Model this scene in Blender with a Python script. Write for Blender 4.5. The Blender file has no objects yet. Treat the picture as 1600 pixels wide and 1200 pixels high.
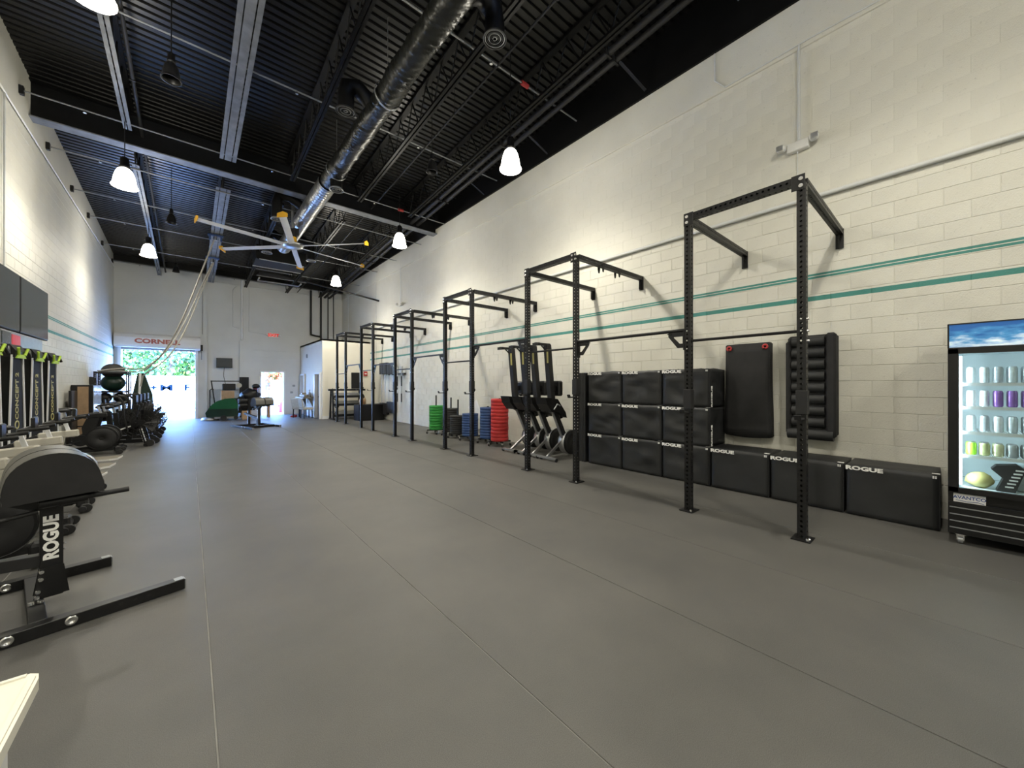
import bpy, bmesh, math, random
from mathutils import Matrix, Vector, noise
random.seed(7)
S = bpy.context.scene
COL = S.collection
PI = math.pi
# ------------------------------------------------------------------ camera
yaw, pit, H = .7076, .0015, 1.56
F = Vector((math.sin(yaw)*math.cos(pit), math.cos(yaw)*math.cos(pit), math.sin(pit)))
R = Vector((math.cos(yaw), -math.sin(yaw), 0)); U = R.cross(F)
cd = bpy.data.cameras.new('camera'); cam = bpy.data.objects.new('camera', cd); COL.objects.link(cam)
cd.sensor_width = 36; cd.lens = 588.63/1600*36; cd.clip_end = 300; cd.clip_start = .05
M = Matrix((R, U, -F)).transposed().to_4x4(); M.translation = (0, 0, H)
cam.matrix_world = M; S.camera = cam
# ------------------------------------------------------------------ light and exposure
S.view_settings.view_transform = 'Standard'; S.view_settings.look = 'None'
S.view_settings.gamma = 1; S.view_settings.use_curve_mapping = False
S.view_settings.exposure = 0.0
LAMP_W = 500
w = bpy.data.worlds.new('sky'); S.world = w; w.use_nodes = True
nt = w.node_tree; bg = nt.nodes['Background']; sky = nt.nodes.new('ShaderNodeTexSky')
sky.sky_type = 'NISHITA'; sky.sun_disc = False; sky.sun_elevation = math.radians(48); sky.sun_rotation = math.radians(200)
mx = nt.nodes.new('ShaderNodeMixRGB'); mx.blend_type = 'MULTIPLY'; mx.inputs[0].default_value = 1; mx.inputs[2].default_value = (.62, .86, 1.3, 1)
nt.links.new(sky.outputs[0], mx.inputs[1]); nt.links.new(mx.outputs[0], bg.inputs[0]); bg.inputs[1].default_value = 9
sd = bpy.data.lights.new('sun', 'SUN'); so = bpy.data.objects.new('sun', sd); COL.objects.link(so)
sd.energy = 7; sd.angle = .01; sd.color = (1, .96, .9); so.rotation_euler = (math.radians(42), 0, math.radians(-20))
so.location = (0, 30, 20)
XR, XL, YE, YB = 6.668, -2.417, 22.85, -4.0
def deck(y): return 8.35-.06*y
# ------------------------------------------------------------------ materials
MT = {}
def mat(name, col, rough=.5, metal=0., bump=0., bscale=50., var=0., vscale=4., spec=.5, emit=None, es=0., coat=0):
    m = bpy.data.materials.new(name); m.use_nodes = True; n = m.node_tree; b = n.nodes['Principled BSDF']
    b.inputs['Base Color'].default_value = (*col, 1); b.inputs['Roughness'].default_value = rough
    b.inputs['Metallic'].default_value = metal; b.inputs['Specular IOR Level'].default_value = spec
    b.inputs['Coat Weight'].default_value = coat
    tc = n.nodes.new('ShaderNodeTexCoord')
    if var > 0:
        t = n.nodes.new('ShaderNodeTexNoise'); t.inputs['Scale'].default_value = vscale; t.inputs['Detail'].default_value = 5
        n.links.new(tc.outputs['Object'], t.inputs['Vector'])
        r = n.nodes.new('ShaderNodeValToRGB'); r.color_ramp.elements[0].position = .3; r.color_ramp.elements[1].position = .7
        r.color_ramp.elements[0].color = (*[c*(1-var) for c in col], 1); r.color_ramp.elements[1].color = (*[min(1, c*(1+var)) for c in col], 1)
        n.links.new(t.outputs['Fac'], r.inputs['Fac']); n.links.new(r.outputs['Color'], b.inputs['Base Color'])
    if bump > 0:
        t = n.nodes.new('ShaderNodeTexNoise'); t.inputs['Scale'].default_value = bscale; t.inputs['Detail'].default_value = 4
        n.links.new(tc.outputs['Object'], t.inputs['Vector'])
        bp = n.nodes.new('ShaderNodeBump'); bp.inputs['Strength'].default_value = bump; bp.inputs['Distance'].default_value = .02
        n.links.new(t.outputs['Fac'], bp.inputs['Height']); n.links.new(bp.outputs['Normal'], b.inputs['Normal'])
    if emit:
        b.inputs['Emission Color'].default_value = (*emit, 1); b.inputs['Emission Strength'].default_value = es
    MT[name] = m
    return m
mat('black_steel', (.007, .007, .0075), .42, 0, .03, 300, .2, 20, .4)
mat('steel_matte', (.010, .010, .011), .6, 0, 0, 0, .15, 10)
mat('roof_black', (.0028, .0028, .003), .5, 0, 0, 0, .4, 3, .25)
mat('deck_black', (.0036, .0036, .0038), .34, 0, 0, 0, .3, 1.5, .38)
mat('joist_lit_grey', (.17, .18, .19), .5, .3, .1, 60, .25, 5)  # grey lightened to carry the lamplight caught on steel undersides
mat('chrome', (.75, .75, .75), .22, 1., 0, 0, .08, 30)
mat('aluminium', (.55, .56, .57), .35, .9, 0, 0, .1, 20)
mat('vinyl', (.020, .021, .022), .5, 0, .12, 260, .2, 3, .4)
mat('foam', (.018, .018, .019), .75, 0, .2, 400, .2, 6, .35)
mat('rubber_black', (.014, .014, .014), .7, 0, .15, 150, .2, 9)
mat('red_rubber', (.45, .022, .022), .55, 0, .1, 120, .12, 9)
mat('blue_rubber', (.018, .052, .16), .55, 0, .1, 120, .15, 9)
mat('green_rubber', (.02, .24, .035), .55, 0, .1, 120, .12, 9)
mat('white_paint', (.74, .75, .76), .5, 0, .05, 60, .04, 3)
mat('print_white', (.8, .8, .78), .6, 0, 0, 0, .05, 40)
mat('cream_plastic', (.46, .44, .38), .45, 0, 0, 0, .06, 9)
mat('white_plastic', (.72, .72, .70), .35, 0, 0, 0, .05, 9)
mat('black_plastic', (.007, .007, .0075), .38, 0, 0, 0, .2, 9, .38)
mat('screen', (.03, .036, .038), .12, 0, 0, 0, .3, 1.2, .6)
mat('duct_foil', (.018, .019, .017), .34, .25, .2, 14, .3, 3)
mat('duct_silver', (.34, .34, .34), .32, .85, .2, 14, .2, 5)
mat('satin_black', (.008, .009, .009), .6, 0, 0, 0, .1, 8, .25)
mat('yellow_plastic', (.78, .42, .02), .4, 0, 0, 0, .06, 9)
mat('lime', (.42, .62, .05), .5, 0, 0, 0, .06, 9)
mat('red_paint', (.42, .03, .03), .4, 0, 0, 0, .1, 9)
mat('green_plastic', (.008, .085, .035), .3, 0, 0, 0, .1, 5)
mat('darkgreen', (.004, .022, .014), .35, 0, 0, 0, .2, 5)
mat('rope', (.36, .34, .30), .9, 0, .6, 120, .25, 30)
mat('pad_lit_top', (.085, .082, .075), .42, 0, .1, 200, .1, 6, .5)  # lighter grey painted for the light falling on the pad tops
mat('cabinet_gloss', (.55, .62, .68), .15, .3, 0, 0, .06, 3)
mat('wood', (.36, .2, .1), .55, 0, .1, 30, .25, 6)
mat('brown_grey', (.2, .18, .14), .5, 0, 0, 0, .15, 6)
mat('cardboard', (.36, .24, .14), .8, 0, 0, 0, .12, 8)
mat('grey_fabric', (.42, .42, .39), .9, 0, .2, 200, .1, 8)
mat('grey_metal', (.3, .31, .32), .4, .6, 0, 0, .1, 8)
mat('table_top', (.78, .76, .66), .4, 0, 0, 0, .04, 5)
mat('office_wall', (.74, .71, .62), .6, 0, .05, 90, .03, 2)
mat('concrete', (.55, .55, .54), .8, 0, .1, 20, .12, 2)
mat('trailer_white', (.85, .86, .88), .5, 0, 0, 0, .03, 2)
mat('blue_print', (.003, .009, .020), 1, 0, 0, 0, .05, 5, 0)
mat('red_print', (.40, .10, .07), .5, 0, 0, 0, .05, 5)
mat('yellow_print', (.42, .38, .14), .5, 0, 0, 0, .05, 5)
mat('navy_print', (.03, .07, .25), .5)
mat('bark', (.06, .045, .035), .9, 0, .5, 20, .3, 6)
mat('leaf_green', (.07, .17, .025), .6, 0, 0, 0, .5, .9)
mat('leaf_yellow', (.30, .30, .05), .6, 0, 0, 0, .4, .9)
mat('leaf_red', (.34, .10, .03), .6, 0, 0, 0, .4, .9)
mat('leaf_dark', (.03, .08, .03), .6, 0, 0, 0, .5, .9)
mat('lamp_glass', (.9, .9, .88), .3, 0, 0, 0, .02, 40, .5, (1, .93, .8), 9)
mat('lamp_bulb', (1, 1, 1), .3, 0, 0, 0, .0, 40, .5, (1, .93, .8), 25)
mat('exit_red', (.6, .05, .04), .5, 0, 0, 0, .02, 4, .5, (1, .05, .03), .45)
mat('led_red', (.3, .02, .02), .5, 0, 0, 0, .02, 4, .5, (1, .03, .03), .25)
mat('led_white', (.9, .95, 1), .5, 0, 0, 0, .02, 4, .5, (.75, .92, 1), 7)
mat('cooler_inside', (.66, .74, .76), .5, 0, 0, 0, .03, 4)
mat('dust', (.24, .235, .22), .9, 0, .2, 60, .35, 3)
def wallmat(name, stripes, base=(.62, .61, .545)):
    m = mat(name, base, .55, 0, .28, 90, .045, 1.3)
    n = m.node_tree; b = n.nodes['Principled BSDF']
    lk = [l for l in n.links if l.to_socket == b.inputs['Base Color']][0]; src = lk.from_socket
    g = n.nodes.new('ShaderNodeNewGeometry'); sp = n.nodes.new('ShaderNodeSeparateXYZ'); n.links.new(g.outputs['Position'], sp.inputs[0])
    # fine pores and scattered chips of the painted block
    vo = n.nodes.new('ShaderNodeTexNoise'); vo.inputs['Scale'].default_value = 26; vo.inputs['Detail'].default_value = 6
    n.links.new(g.outputs['Position'], vo.inputs['Vector'])
    rr = n.nodes.new('ShaderNodeMapRange'); rr.inputs[1].default_value = .22; rr.inputs[2].default_value = .36; rr.inputs[3].default_value = .82; rr.inputs[4].default_value = 1
    n.links.new(vo.outputs['Fac'], rr.inputs[0])
    mu = n.nodes.new('ShaderNodeMixRGB'); mu.blend_type = 'MULTIPLY'; mu.inputs[0].default_value = 1
    n.links.new(src, mu.inputs[1]); n.links.new(rr.outputs[0], mu.inputs[2]); src = mu.outputs[0]
    for lo, hi in stripes:
        a = n.nodes.new('ShaderNodeMath'); a.operation = 'COMPARE'; a.inputs[1].default_value = (lo+hi)/2; a.inputs[2].default_value = (hi-lo)/2
        n.links.new(sp.outputs['Z'], a.inputs[0])
        mx = n.nodes.new('ShaderNodeMixRGB'); mx.inputs[2].default_value = (.045, .22, .19, 1)
        n.links.new(a.outputs[0], mx.inputs[0]); n.links.new(src, mx.inputs[1]); src = mx.outputs[0]
    n.links.new(src, b.inputs['Base Color'])
    return m
wallmat('wall_striped', [(3.045, 3.075), (3.085, 3.115), (2.735, 2.80)])
wallmat('wall_plain', [], (.62, .635, .63))
def floormat():
    m = mat('floor_rubber', (.085, .083, .078), .52, 0, .0, 90, .0, 1.3, .45)
    n = m.node_tree; b = n.nodes['Principled BSDF']; g = n.nodes.new('ShaderNodeNewGeometry')
    t = n.nodes.new('ShaderNodeTexNoise'); t.inputs['Scale'].default_value = .9; t.inputs['Detail'].default_value = 6; t.inputs['Roughness'].default_value = .62
    n.links.new(g.outputs['Position'], t.inputs['Vector'])
    r = n.nodes.new('ShaderNodeValToRGB'); e = r.color_ramp.elements
    e[0].position = .32; e[0].color = (.078, .077, .073, 1); e[1].position = .7; e[1].color = (.108, .105, .097, 1)
    n.links.new(t.outputs['Fac'], r.inputs['Fac'])
    f = n.nodes.new('ShaderNodeTexNoise'); f.inputs['Scale'].default_value = 260; f.inputs['Detail'].default_value = 2
    n.links.new(g.outputs['Position'], f.inputs['Vector'])
    mr = n.nodes.new('ShaderNodeMapRange'); mr.inputs[1].default_value = .3; mr.inputs[2].default_value = .7; mr.inputs[3].default_value = .75; mr.inputs[4].default_value = 1.25
    n.links.new(f.outputs['Fac'], mr.inputs[0])
    mu = n.nodes.new('ShaderNodeMixRGB'); mu.blend_type = 'MULTIPLY'; mu.inputs[0].default_value = 1
    n.links.new(r.outputs['Color'], mu.inputs[1]); n.links.new(mr.outputs[0], mu.inputs[2]); n.links.new(mu.outputs[0], b.inputs['Base Color'])
    bp = n.nodes.new('ShaderNodeBump'); bp.inputs['Strength'].default_value = .25; bp.inputs['Distance'].default_value = .004
    n.links.new(f.outputs['Fac'], bp.inputs['Height']); n.links.new(bp.outputs['Normal'], b.inputs['Normal'])
floormat()
def glassmat(name, tint, glossy):
    m = bpy.data.materials.new(name); m.use_nodes = True; n = m.node_tree; n.nodes.clear()
    o = n.nodes.new('ShaderNodeOutputMaterial'); mx = n.nodes.new('ShaderNodeMixShader'); t = n.nodes.new('ShaderNodeBsdfTransparent')
    g = n.nodes.new('ShaderNodeBsdfGlossy'); fr = n.nodes.new('ShaderNodeFresnel'); fr.inputs[0].default_value = 1.45
    t.inputs[0].default_value = (*tint, 1); g.inputs['Roughness'].default_value = glossy
    n.links.new(fr.outputs[0], mx.inputs[0]); n.links.new(t.outputs[0], mx.inputs[1]); n.links.new(g.outputs[0], mx.inputs[2]); n.links.new(mx.outputs[0], o.inputs[0])
    MT[name] = m
glassmat('clear_glass', (.9, .95, .95), .03)
# header picture of the cooler: blue sky over white ice, backlit
m = mat('header_picture', (.05, .2, .5), .3); n = m.node_tree; b = n.nodes['Principled BSDF']
g = n.nodes.new('ShaderNodeNewGeometry'); sp = n.nodes.new('ShaderNodeSeparateXYZ'); n.links.new(g.outputs['Position'], sp.inputs[0])
mp = n.nodes.new('ShaderNodeMapping'); mp.inputs['Scale'].default_value = (1, 5, 16); n.links.new(g.outputs['Position'], mp.inputs[0])
t = n.nodes.new('ShaderNodeTexNoise'); t.inputs['Scale'].default_value = 1.6; t.inputs['Detail'].default_value = 7; n.links.new(mp.outputs[0], t.inputs['Vector'])
mr = n.nodes.new('ShaderNodeMapRange'); mr.inputs[1].default_value = 1.92; mr.inputs[2].default_value = 2.15; mr.inputs[3].default_value = .34; mr.inputs[4].default_value = -.18
n.links.new(sp.outputs['Z'], mr.inputs[0])
ad = n.nodes.new('ShaderNodeMath'); n.links.new(t.outputs['Fac'], ad.inputs[0]); n.links.new(mr.outputs[0], ad.inputs[1])
r = n.nodes.new('ShaderNodeValToRGB'); e = r.color_ramp.elements; e[0].position = .38; e[0].color = (.012, .09, .30, 1); e[1].position = .95; e[1].color = (.75, .85, .9, 1)
k = e.new(.62); k.color = (.05, .22, .45, 1); n.links.new(ad.outputs[0], r.inputs['Fac'])
n.links.new(r.outputs[0], b.inputs['Base Color']); n.links.new(r.outputs[0], b.inputs['Emission Color']); b.inputs['Emission Strength'].default_value = .55

# ------------------------------------------------------------------ mesh builder
class MB:
    def __init__(s): s.v = []; s.f = []; s.s = []
    def add(s, vs, fs, sm=False, M=None):
        o = len(s.v)
        for q in vs: s.v.append(tuple(M @ Vector(q)) if M is not None else tuple(q))
        for q in fs: s.f.append([i+o for i in q]); s.s.append(sm)
        return s
    def box(s, c, d, M=None, bev=0):
        x, y, z = [q/2 for q in d]
        if bev <= 0:
            vs = [(c[0]+a*x, c[1]+b*y, c[2]+e*z) for a in (-1, 1) for b in (-1, 1) for e in (-1, 1)]
            return s.add(vs, [(0, 1, 3, 2), (4, 6, 7, 5), (0, 4, 5, 1), (2, 3, 7, 6), (0, 2, 6, 4), (1, 5, 7, 3)], False, M)
        vs = []; idx = {}
        for a in (-1, 1):
            for b in (-1, 1):
                for e in (-1, 1):
                    for ax in range(3):
                        p = [a*(x-bev), b*(y-bev), e*(z-bev)]; p[ax] = (a*x, b*y, e*z)[ax]
                        idx[(a, b, e, ax)] = len(vs); vs.append((c[0]+p[0], c[1]+p[1], c[2]+p[2]))
        fs = []
        I = lambda k, ax: idx[(*k, ax)]
        def key(ax, sg, u, v):
            k = [0, 0, 0]; k[ax] = sg; k[(ax+1) % 3] = u; k[(ax+2) % 3] = v; return tuple(k)
        for ax in range(3):
            for sg in (-1, 1):
                q = [I(key(ax, sg, u, v), ax) for u, v in ((-1, -1), (1, -1), (1, 1), (-1, 1))]
                fs.append(q if sg > 0 else q[::-1])
        for ax in range(3):
            a2, a3 = (ax+1) % 3, (ax+2) % 3
            for u in (-1, 1):
                for v in (-1, 1):
                    k0 = key(ax, -1, u, v); k1 = key(ax, 1, u, v)
                    q = [I(k0, a2), I(k1, a2), I(k1, a3), I(k0, a3)]
                    fs.append(q if u*v < 0 else q[::-1])
        for a in (-1, 1):
            for b in (-1, 1):
                for e in (-1, 1):
                    q = [I((a, b, e), 0), I((a, b, e), 1), I((a, b, e), 2)]
                    fs.append(q if a*b*e > 0 else q[::-1])
        return s.add(vs, fs, False, M)
    def bar(s, p0, p1, w, h=None, up=(0, 0, 1), bev=0):
        p0, p1 = Vector(p0), Vector(p1); h = w if h is None else h
        d = p1-p0; L = d.length; d.normalize(); up = Vector(up)
        if abs(d.dot(up)) > .99: up = Vector((1, 0, 0))
        x = d.cross(up).normalized(); z = x.cross(d)
        Mx = Matrix((x, d, z)).transposed().to_4x4(); Mx.translation = (p0+p1)/2
        return s.box((0, 0, 0), (w, L, h), Mx, bev)
    def tube(s, pts, r, n=8, cap=True, rs=None):
        pts = [Vector(p) for p in pts]; N = len(pts); vs = []; up = None
        for i, p in enumerate(pts):
            t = (pts[min(i+1, N-1)]-pts[max(i-1, 0)]).normalized()
            if up is None: up = Vector((0, 0, 1)) if abs(t.z) < .9 else Vector((1, 0, 0))
            up = (up-t*up.dot(t)).normalized(); b = t.cross(up); rr = rs[i] if rs else r
            for k in range(n):
                a = 2*PI*k/n; vs.append(p+(up*math.cos(a)+b*math.sin(a))*rr)
        fs = [(i*n+k, i*n+(k+1) % n, (i+1)*n+(k+1) % n, (i+1)*n+k) for i in range(N-1) for k in range(n)]
        s.add(vs, fs, n > 5)
        if cap: s.add([vs[k] for k in range(n)], [tuple(range(n))[::-1]]); s.add([vs[(N-1)*n+k] for k in range(n)], [tuple(range(n))])
        return s
    def cyl(s, p0, p1, r0, r1=None, n=16): return s.tube([p0, p1], r0, n, True, [r0, r0 if r1 is None else r1])
    def lathe(s, prof, M=None, n=24, close=False):
        vs = []; N = len(prof)
        for r, z in prof:
            for k in range(n): a = 2*PI*k/n; vs.append((r*math.cos(a), r*math.sin(a), z))
        fs = [(i*n+k, i*n+(k+1) % n, (i+1)*n+(k+1) % n, (i+1)*n+k) for i in range(N-1 + (1 if close else 0)) for k in range(n)]
        fs = [tuple(q % (N*n) for q in f) for f in fs]
        return s.add(vs, fs, True, M)
    def prism(s, pts, O, u, v, t):
        O, u, v = Vector(O), Vector(u), Vector(v); nn = u.cross(v).normalized()*t; N = len(pts)
        a = [O+u*p[0]+v*p[1]-nn/2 for p in pts]; b = [q+nn for q in a]
        return s.add(a+b, [tuple(range(N))[::-1], tuple(range(N, 2*N))]+[(i, (i+1) % N, N+(i+1) % N, N+i) for i in range(N)])
    def ball(s, c, r, n=12, m=8, sq=(1, 1, 1), lump=0):
        vs = []; fs = []
        for i in range(m+1):
            th = PI*i/m
            for k in range(n):
                a = 2*PI*k/n; d = Vector((math.sin(th)*math.cos(a), math.sin(th)*math.sin(a), math.cos(th)))
                q = r*(1+lump*noise.noise(d*2+Vector(c)))
                vs.append((c[0]+d.x*q*sq[0], c[1]+d.y*q*sq[1], c[2]+d.z*q*sq[2]))
        for i in range(m):
            for k in range(n): fs.append((i*n+k, (i+1)*n+k, (i+1)*n+(k+1) % n, i*n+(k+1) % n))
        return s.add(vs, fs, True)
    def mesh(s, name='mesh', m=None):
        me = bpy.data.meshes.new(name); me.from_pydata(s.v, [], s.f); me.polygons.foreach_set('use_smooth', s.s)
        if m: me.materials.append(MT[m])
        me.update(); return me
def ob(name, me, parent=None, m=None, loc=None, M=None):
    if isinstance(me, MB): me = me.mesh(name, m)
    o = bpy.data.objects.new(name, me); COL.objects.link(o)
    if M is not None: o.matrix_world = M
    if loc is not None: o.location = loc
    if parent: o.parent = parent
    return o
def tag(o, label=None, cat=None, group=None, kind=None):
    if label: o['label'] = label
    if cat: o['category'] = cat
    if group: o['group'] = group
    if kind: o['kind'] = kind
    return o
def thing(name, label, cat, loc=(0, 0, 0), rz=0, group=None):
    o = bpy.data.objects.new(name, None); COL.objects.link(o); o.location = loc; o.rotation_euler = (0, 0, rz); o.empty_display_size = .1
    return tag(o, label, cat, group)
def clone(o, parent=None, loc=None, rz=None, label=None, group=None):
    c = o.copy(); COL.objects.link(c); c.parent = parent
    if loc is not None: c.location = loc
    if rz is not None: c.rotation_euler = (0, 0, rz)
    if label: c['label'] = label
    if group: c['group'] = group
    for ch in KIDS.get(o.name, [x for x in o.children]): clone(ch, c)
    return c
KIDS = {}
def struct(name, mb, m, parent=None):
    o = ob(name, mb, parent, m); o['kind'] = 'structure'; return o
# ---- lettering meshes (flat print), made once
_T = {}
def text_mesh(body, m, size=1., xs=1., bold=0., ext=.0015):
    k = (body, m, size, xs, bold)
    if k in _T: return _T[k]
    c = bpy.data.curves.new('t', 'FONT'); c.body = body; c.size = size; c.offset = bold; c.extrude = ext; c.align_x = 'CENTER'; c.align_y = 'CENTER'; c.resolution_u = 3
    o = bpy.data.objects.new('t', c); COL.objects.link(o); bpy.context.view_layer.update()
    me = bpy.data.meshes.new_from_object(o.evaluated_get(bpy.context.evaluated_depsgraph_get()))
    bpy.data.objects.remove(o); bpy.data.curves.remove(c)
    for v in me.vertices: v.co.x *= xs
    me.materials.clear(); me.materials.append(MT[m]); _T[k] = me
    return me
def frameM(O, x, y):
    x, y = Vector(x).normalized(), Vector(y).normalized(); Mx = Matrix((x, y, x.cross(y))).transposed().to_4x4(); Mx.translation = O; return Mx
def letter(body, m, size, O, x, y, parent, xs=1., bold=0., name='lettering', label=None):
    o = ob(name, text_mesh(body, m, size, xs, bold), parent); o.matrix_local = frameM(O, x, y)
    if label: o['label'] = label
    return o

# ================================================================== SETTING
# floor: slab of dusty concrete showing in the seams, rubber rolls on top
fl = struct('floor', MB().box((2.1, 9.4, -.105), (9.6, 27.6, .2)), 'dust')
s0 = .0911; k0 = -2
xs = [XL]+[s0+1.219*k for k in range(-1, 6)]+[XR]
xs = [x for x in xs if XL-.001 <= x <= XR+.001]
for a, b in zip(xs[:-1], xs[1:]):
    ob('rubber_mat', MB().box(((a+b)/2, (YB+YE)/2+.05, -.0025), (b-a-.007, YE-YB+.25, .005), None, .0015), fl, 'floor_rubber')
# ceiling: ribbed steel deck, 6 in pitch, sloping down to the far wall
mb = MB(); y = YB; prof = []
while y < YE+.1:
    for dy, dz in ((0, 0), (.088, 0), (.101, .038), (.139, .038)): prof.append((y+dy, dz))
    y += .1524
vs = []; 
for yy, dz in prof: vs += [(XL-.1, yy, deck(yy)+dz), (XR+.1, yy, deck(yy)+dz)]
mb.add(vs, [(2*i, 2*i+1, 2*i+3, 2*i+2) for i in range(len(prof)-1)])
ce = struct('ceiling', mb, 'deck_black')
mb = MB(); ya, yb = YB-.3, YE+.5
mb.add([(x, yy, deck(yy)+dz) for x in (XL-.3, XR+.3) for yy in (ya, yb) for dz in (.05, .3)], [(0, 1, 3, 2), (4, 6, 7, 5), (0, 4, 5, 1), (2, 3, 7, 6), (0, 2, 6, 4), (1, 5, 7, 3)])
ob('roof_slab', mb, ce, 'roof_black')
# walls
def pj(x, y, z):
    P = Vector((x, y, z-H)); d = P.dot(F)
    if d <= .1: return (-9, -9, d)
    return (800+588.63*P.dot(R)/d, 600-588.63*P.dot(U)/d, d)
def side_wall(name, x, sgn, ztop):
    # sgn: +1 wall to the right of the room (faces -x)
    Zt = ztop
    mb = MB(); t = .25
    mb.box((x+sgn*t/2, (YB+YE)/2, (Zt(0)+0)/2), (t, YE-YB+.5, Zt(0))) if callable(Zt) and name == 'wall_right' else \
        mb.add([(xx, yy, zz) for xx in (x, x+sgn*t) for yy in (YB-.2, YE+.25) for zz in (0, deck(yy)+.1)], [(0, 1, 3, 2), (4, 6, 7, 5), (0, 4, 5, 1), (2, 3, 7, 6), (0, 2, 6, 4), (1, 5, 7, 3)])
    w = struct(name, mb, 'wall_striped')
    cand = []; rest = MB()
    def shape(mb, cy, cz, L, h, deep):
        mb.box((0, cy, cz), (.05, L, h), Matrix.Translation((x+sgn*(.025-deep), 0, 0)), min(.003, deep*.8))
    k = 0
    while True:
        z0 = k*.2032-.02; z1 = z0+.2032
        if z0 >= Zt(0)-.02: break
        za = max(z0, 0); y = YB+(.2032 if k % 2 else 0)
        while y < YE-.02:
            y1 = min(y+.4064, YE); cy = (y+y1)/2; cz = (za+z1)/2
            zt = min(z1, Zt(cy))
            if zt-za > .05 and y1-y > .05 and cz < 6.45:
                u, v, d = pj(x, cy, cz)
                vis = -20 < u < 1620 and v > -20
                near = d if vis else 99
                if sgn > 0 and 560 < v and u < 1130 and cy > 2.4 and cy < 4.8: near += 3   # behind the foam blocks
                cand.append((near, cy, cz, y1-y, zt-za))
            y = y1
        k += 1
    cand.sort(); n = 0
    full = {}
    for near, cy, cz, L, h in cand:
        gap = .007 if cz < 4.25 else .0035; deep = .005 if cz < 4.25 else .0022
        if near < 98 and n < 300:
            key = (round(L, 3), round(h, 3), gap)
            if key not in full:
                q = MB(); q.box((sgn*(.025-deep), 0, 0), (.05, L-gap, h-gap), None, min(.003, deep*.8)); full[key] = q.mesh('block', 'wall_striped')
            ob('block', full[key], w, loc=(x, cy, cz)); n += 1
        elif near < 98 or True:
            shape(rest, cy, cz, L-gap, h-gap, deep)
    r = ob('block_courses', rest, w, 'wall_striped'); r['kind'] = 'stuff'
    return w
wr = side_wall('wall_right', XR, 1, lambda y: 7.08)
wl = side_wall('wall_left', XL, -1, lambda y: deck(y))
struct('trim_1', MB().box((XR+.12, (YB+YE)/2, 7.9), (.22, YE-YB+.4, 1.64)), 'roof_black')          # black band above the right wall
struct('trim_2', MB().box((XR-.01, (YB+YE)/2, 6.72), (.05, YE-YB, .70), None, .008), 'wall_striped')   # smooth plastered band
struct('trim_3', MB().box((XR-.02, (YB+YE)/2, 7.10), (.10, YE-YB, .06)), 'roof_black')
# end wall with the roller door and a side door
GX0, GX1, GZ = -2.19, .19, 3.12; DX0, DX1, DZ = 2.73, 3.745, 2.2
mb = MB()
def pane(x0, x1, z0, z1, y0=YE, y1=YE+.3): mb.box(((x0+x1)/2, (y0+y1)/2, (z0+z1)/2), (x1-x0, y1-y0, z1-z0))
pane(XL, GX0, 0, 7.2); pane(GX0, GX1, GZ, 7.2); pane(GX1, DX0, 0, 7.2); pane(DX0, DX1, DZ, 7.2); pane(DX1, XR, 0, 7.2)
we = struct('wall_back', mb, 'wall_plain')
mb = MB(); pane(XL, GX0, 0, 6.9, YE-.12, YE); pane(GX0, GX1, GZ+.02, 6.9, YE-.12, YE); pane(GX1, .62, 0, 6.9, YE-.12, YE)
ob('pilaster', mb, we, 'wall_plain')
mb = MB(); pane(1.86, DX0, 0, 3.72, YE-.10, YE); pane(DX0, DX1, DZ, 3.72, YE-.10, YE); pane(DX1, 4.5, 0, 3.72, YE-.10, YE)
ob('lower_wall', mb, we, 'wall_plain')
mb = MB(); mb.box((3.45, YE-.11, 3.30), (2.1, .05, .04)); mb.box((3.45, YE-.11, 2.95), (2.1, .03, .02)); mb.box((2.1, YE-.02, 6.45), (9, .05, .03))
ob('ledge', mb, we, 'wall_plain')
struct('wall_front', MB().box((2.1, YB-.1, 4.2), (9.4, .2, 8.6)), 'wall_plain')
struct('trim_4', MB().box((2.1, YE-.03, 6.97), (9.1, .14, .16)), 'roof_black')
# side door frame, open doorway
mb = MB(); mb.box((DX0-.02, YE-.08, DZ/2), (.08, .14, DZ)); mb.box((DX1+.02, YE-.08, DZ/2), (.08, .14, DZ)); mb.box(((DX0+DX1)/2, YE-.08, DZ+.03), (DX1-DX0+.12, .14, .08))
d1 = struct('door_1', mb, 'white_paint')
ob('door_leaf', MB().bar((DX1, YE+.32, 1.08), (DX1+.55, YE+1.1, 1.08), .045, 2.1), d1, 'white_paint')
# roller door: hood, guides, curtain rolled up
mb = MB(); mb.box((GX0-.05, YE-.17, GZ/2), (.10, .14, GZ)); mb.box((GX1+.05, YE-.17, GZ/2), (.10, .14, GZ))
d2 = struct('door_2', mb, 'white_paint')
pr = [(0, 0)]+[(-.36+.02-.34*math.cos(a)*.0-.0, 0) for a in ()]
hp = [(0, 3.14), (-.42, 3.14), (-.46, 3.22), (-.46, 3.55), (-.40, 3.66), (-.28, 3.74), (0, 3.76)]
ob('door_hood', MB().prism([(-p[0], p[1]) for p in hp], ((GX0+GX1)/2, YE-.12, 0), (0, -1, 0), (0, 0, 1), GX1-GX0+.36), d2, 'white_paint')
o = ob('curtain_edge', MB().box(((GX0+GX1)/2, YE-.16, 3.10), (GX1-GX0, .10, .10)), d2, 'grey_metal')
letter('CORNELL', 'red_print', .26, ((GX0+GX1)/2-.05, YE-.585, 3.40), (1, 0, 0), (0, 0, 1), d2, 1.25, .012)
ob('chain_hoist', MB().box((GX1+.22, YE-.3, 3.25), (.10, .12, .28)).tube([(GX1+.22, YE-.36, 3.1), (GX1+.22, YE-.36, 2.7)], .012, 6), d2, 'black_steel')
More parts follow.
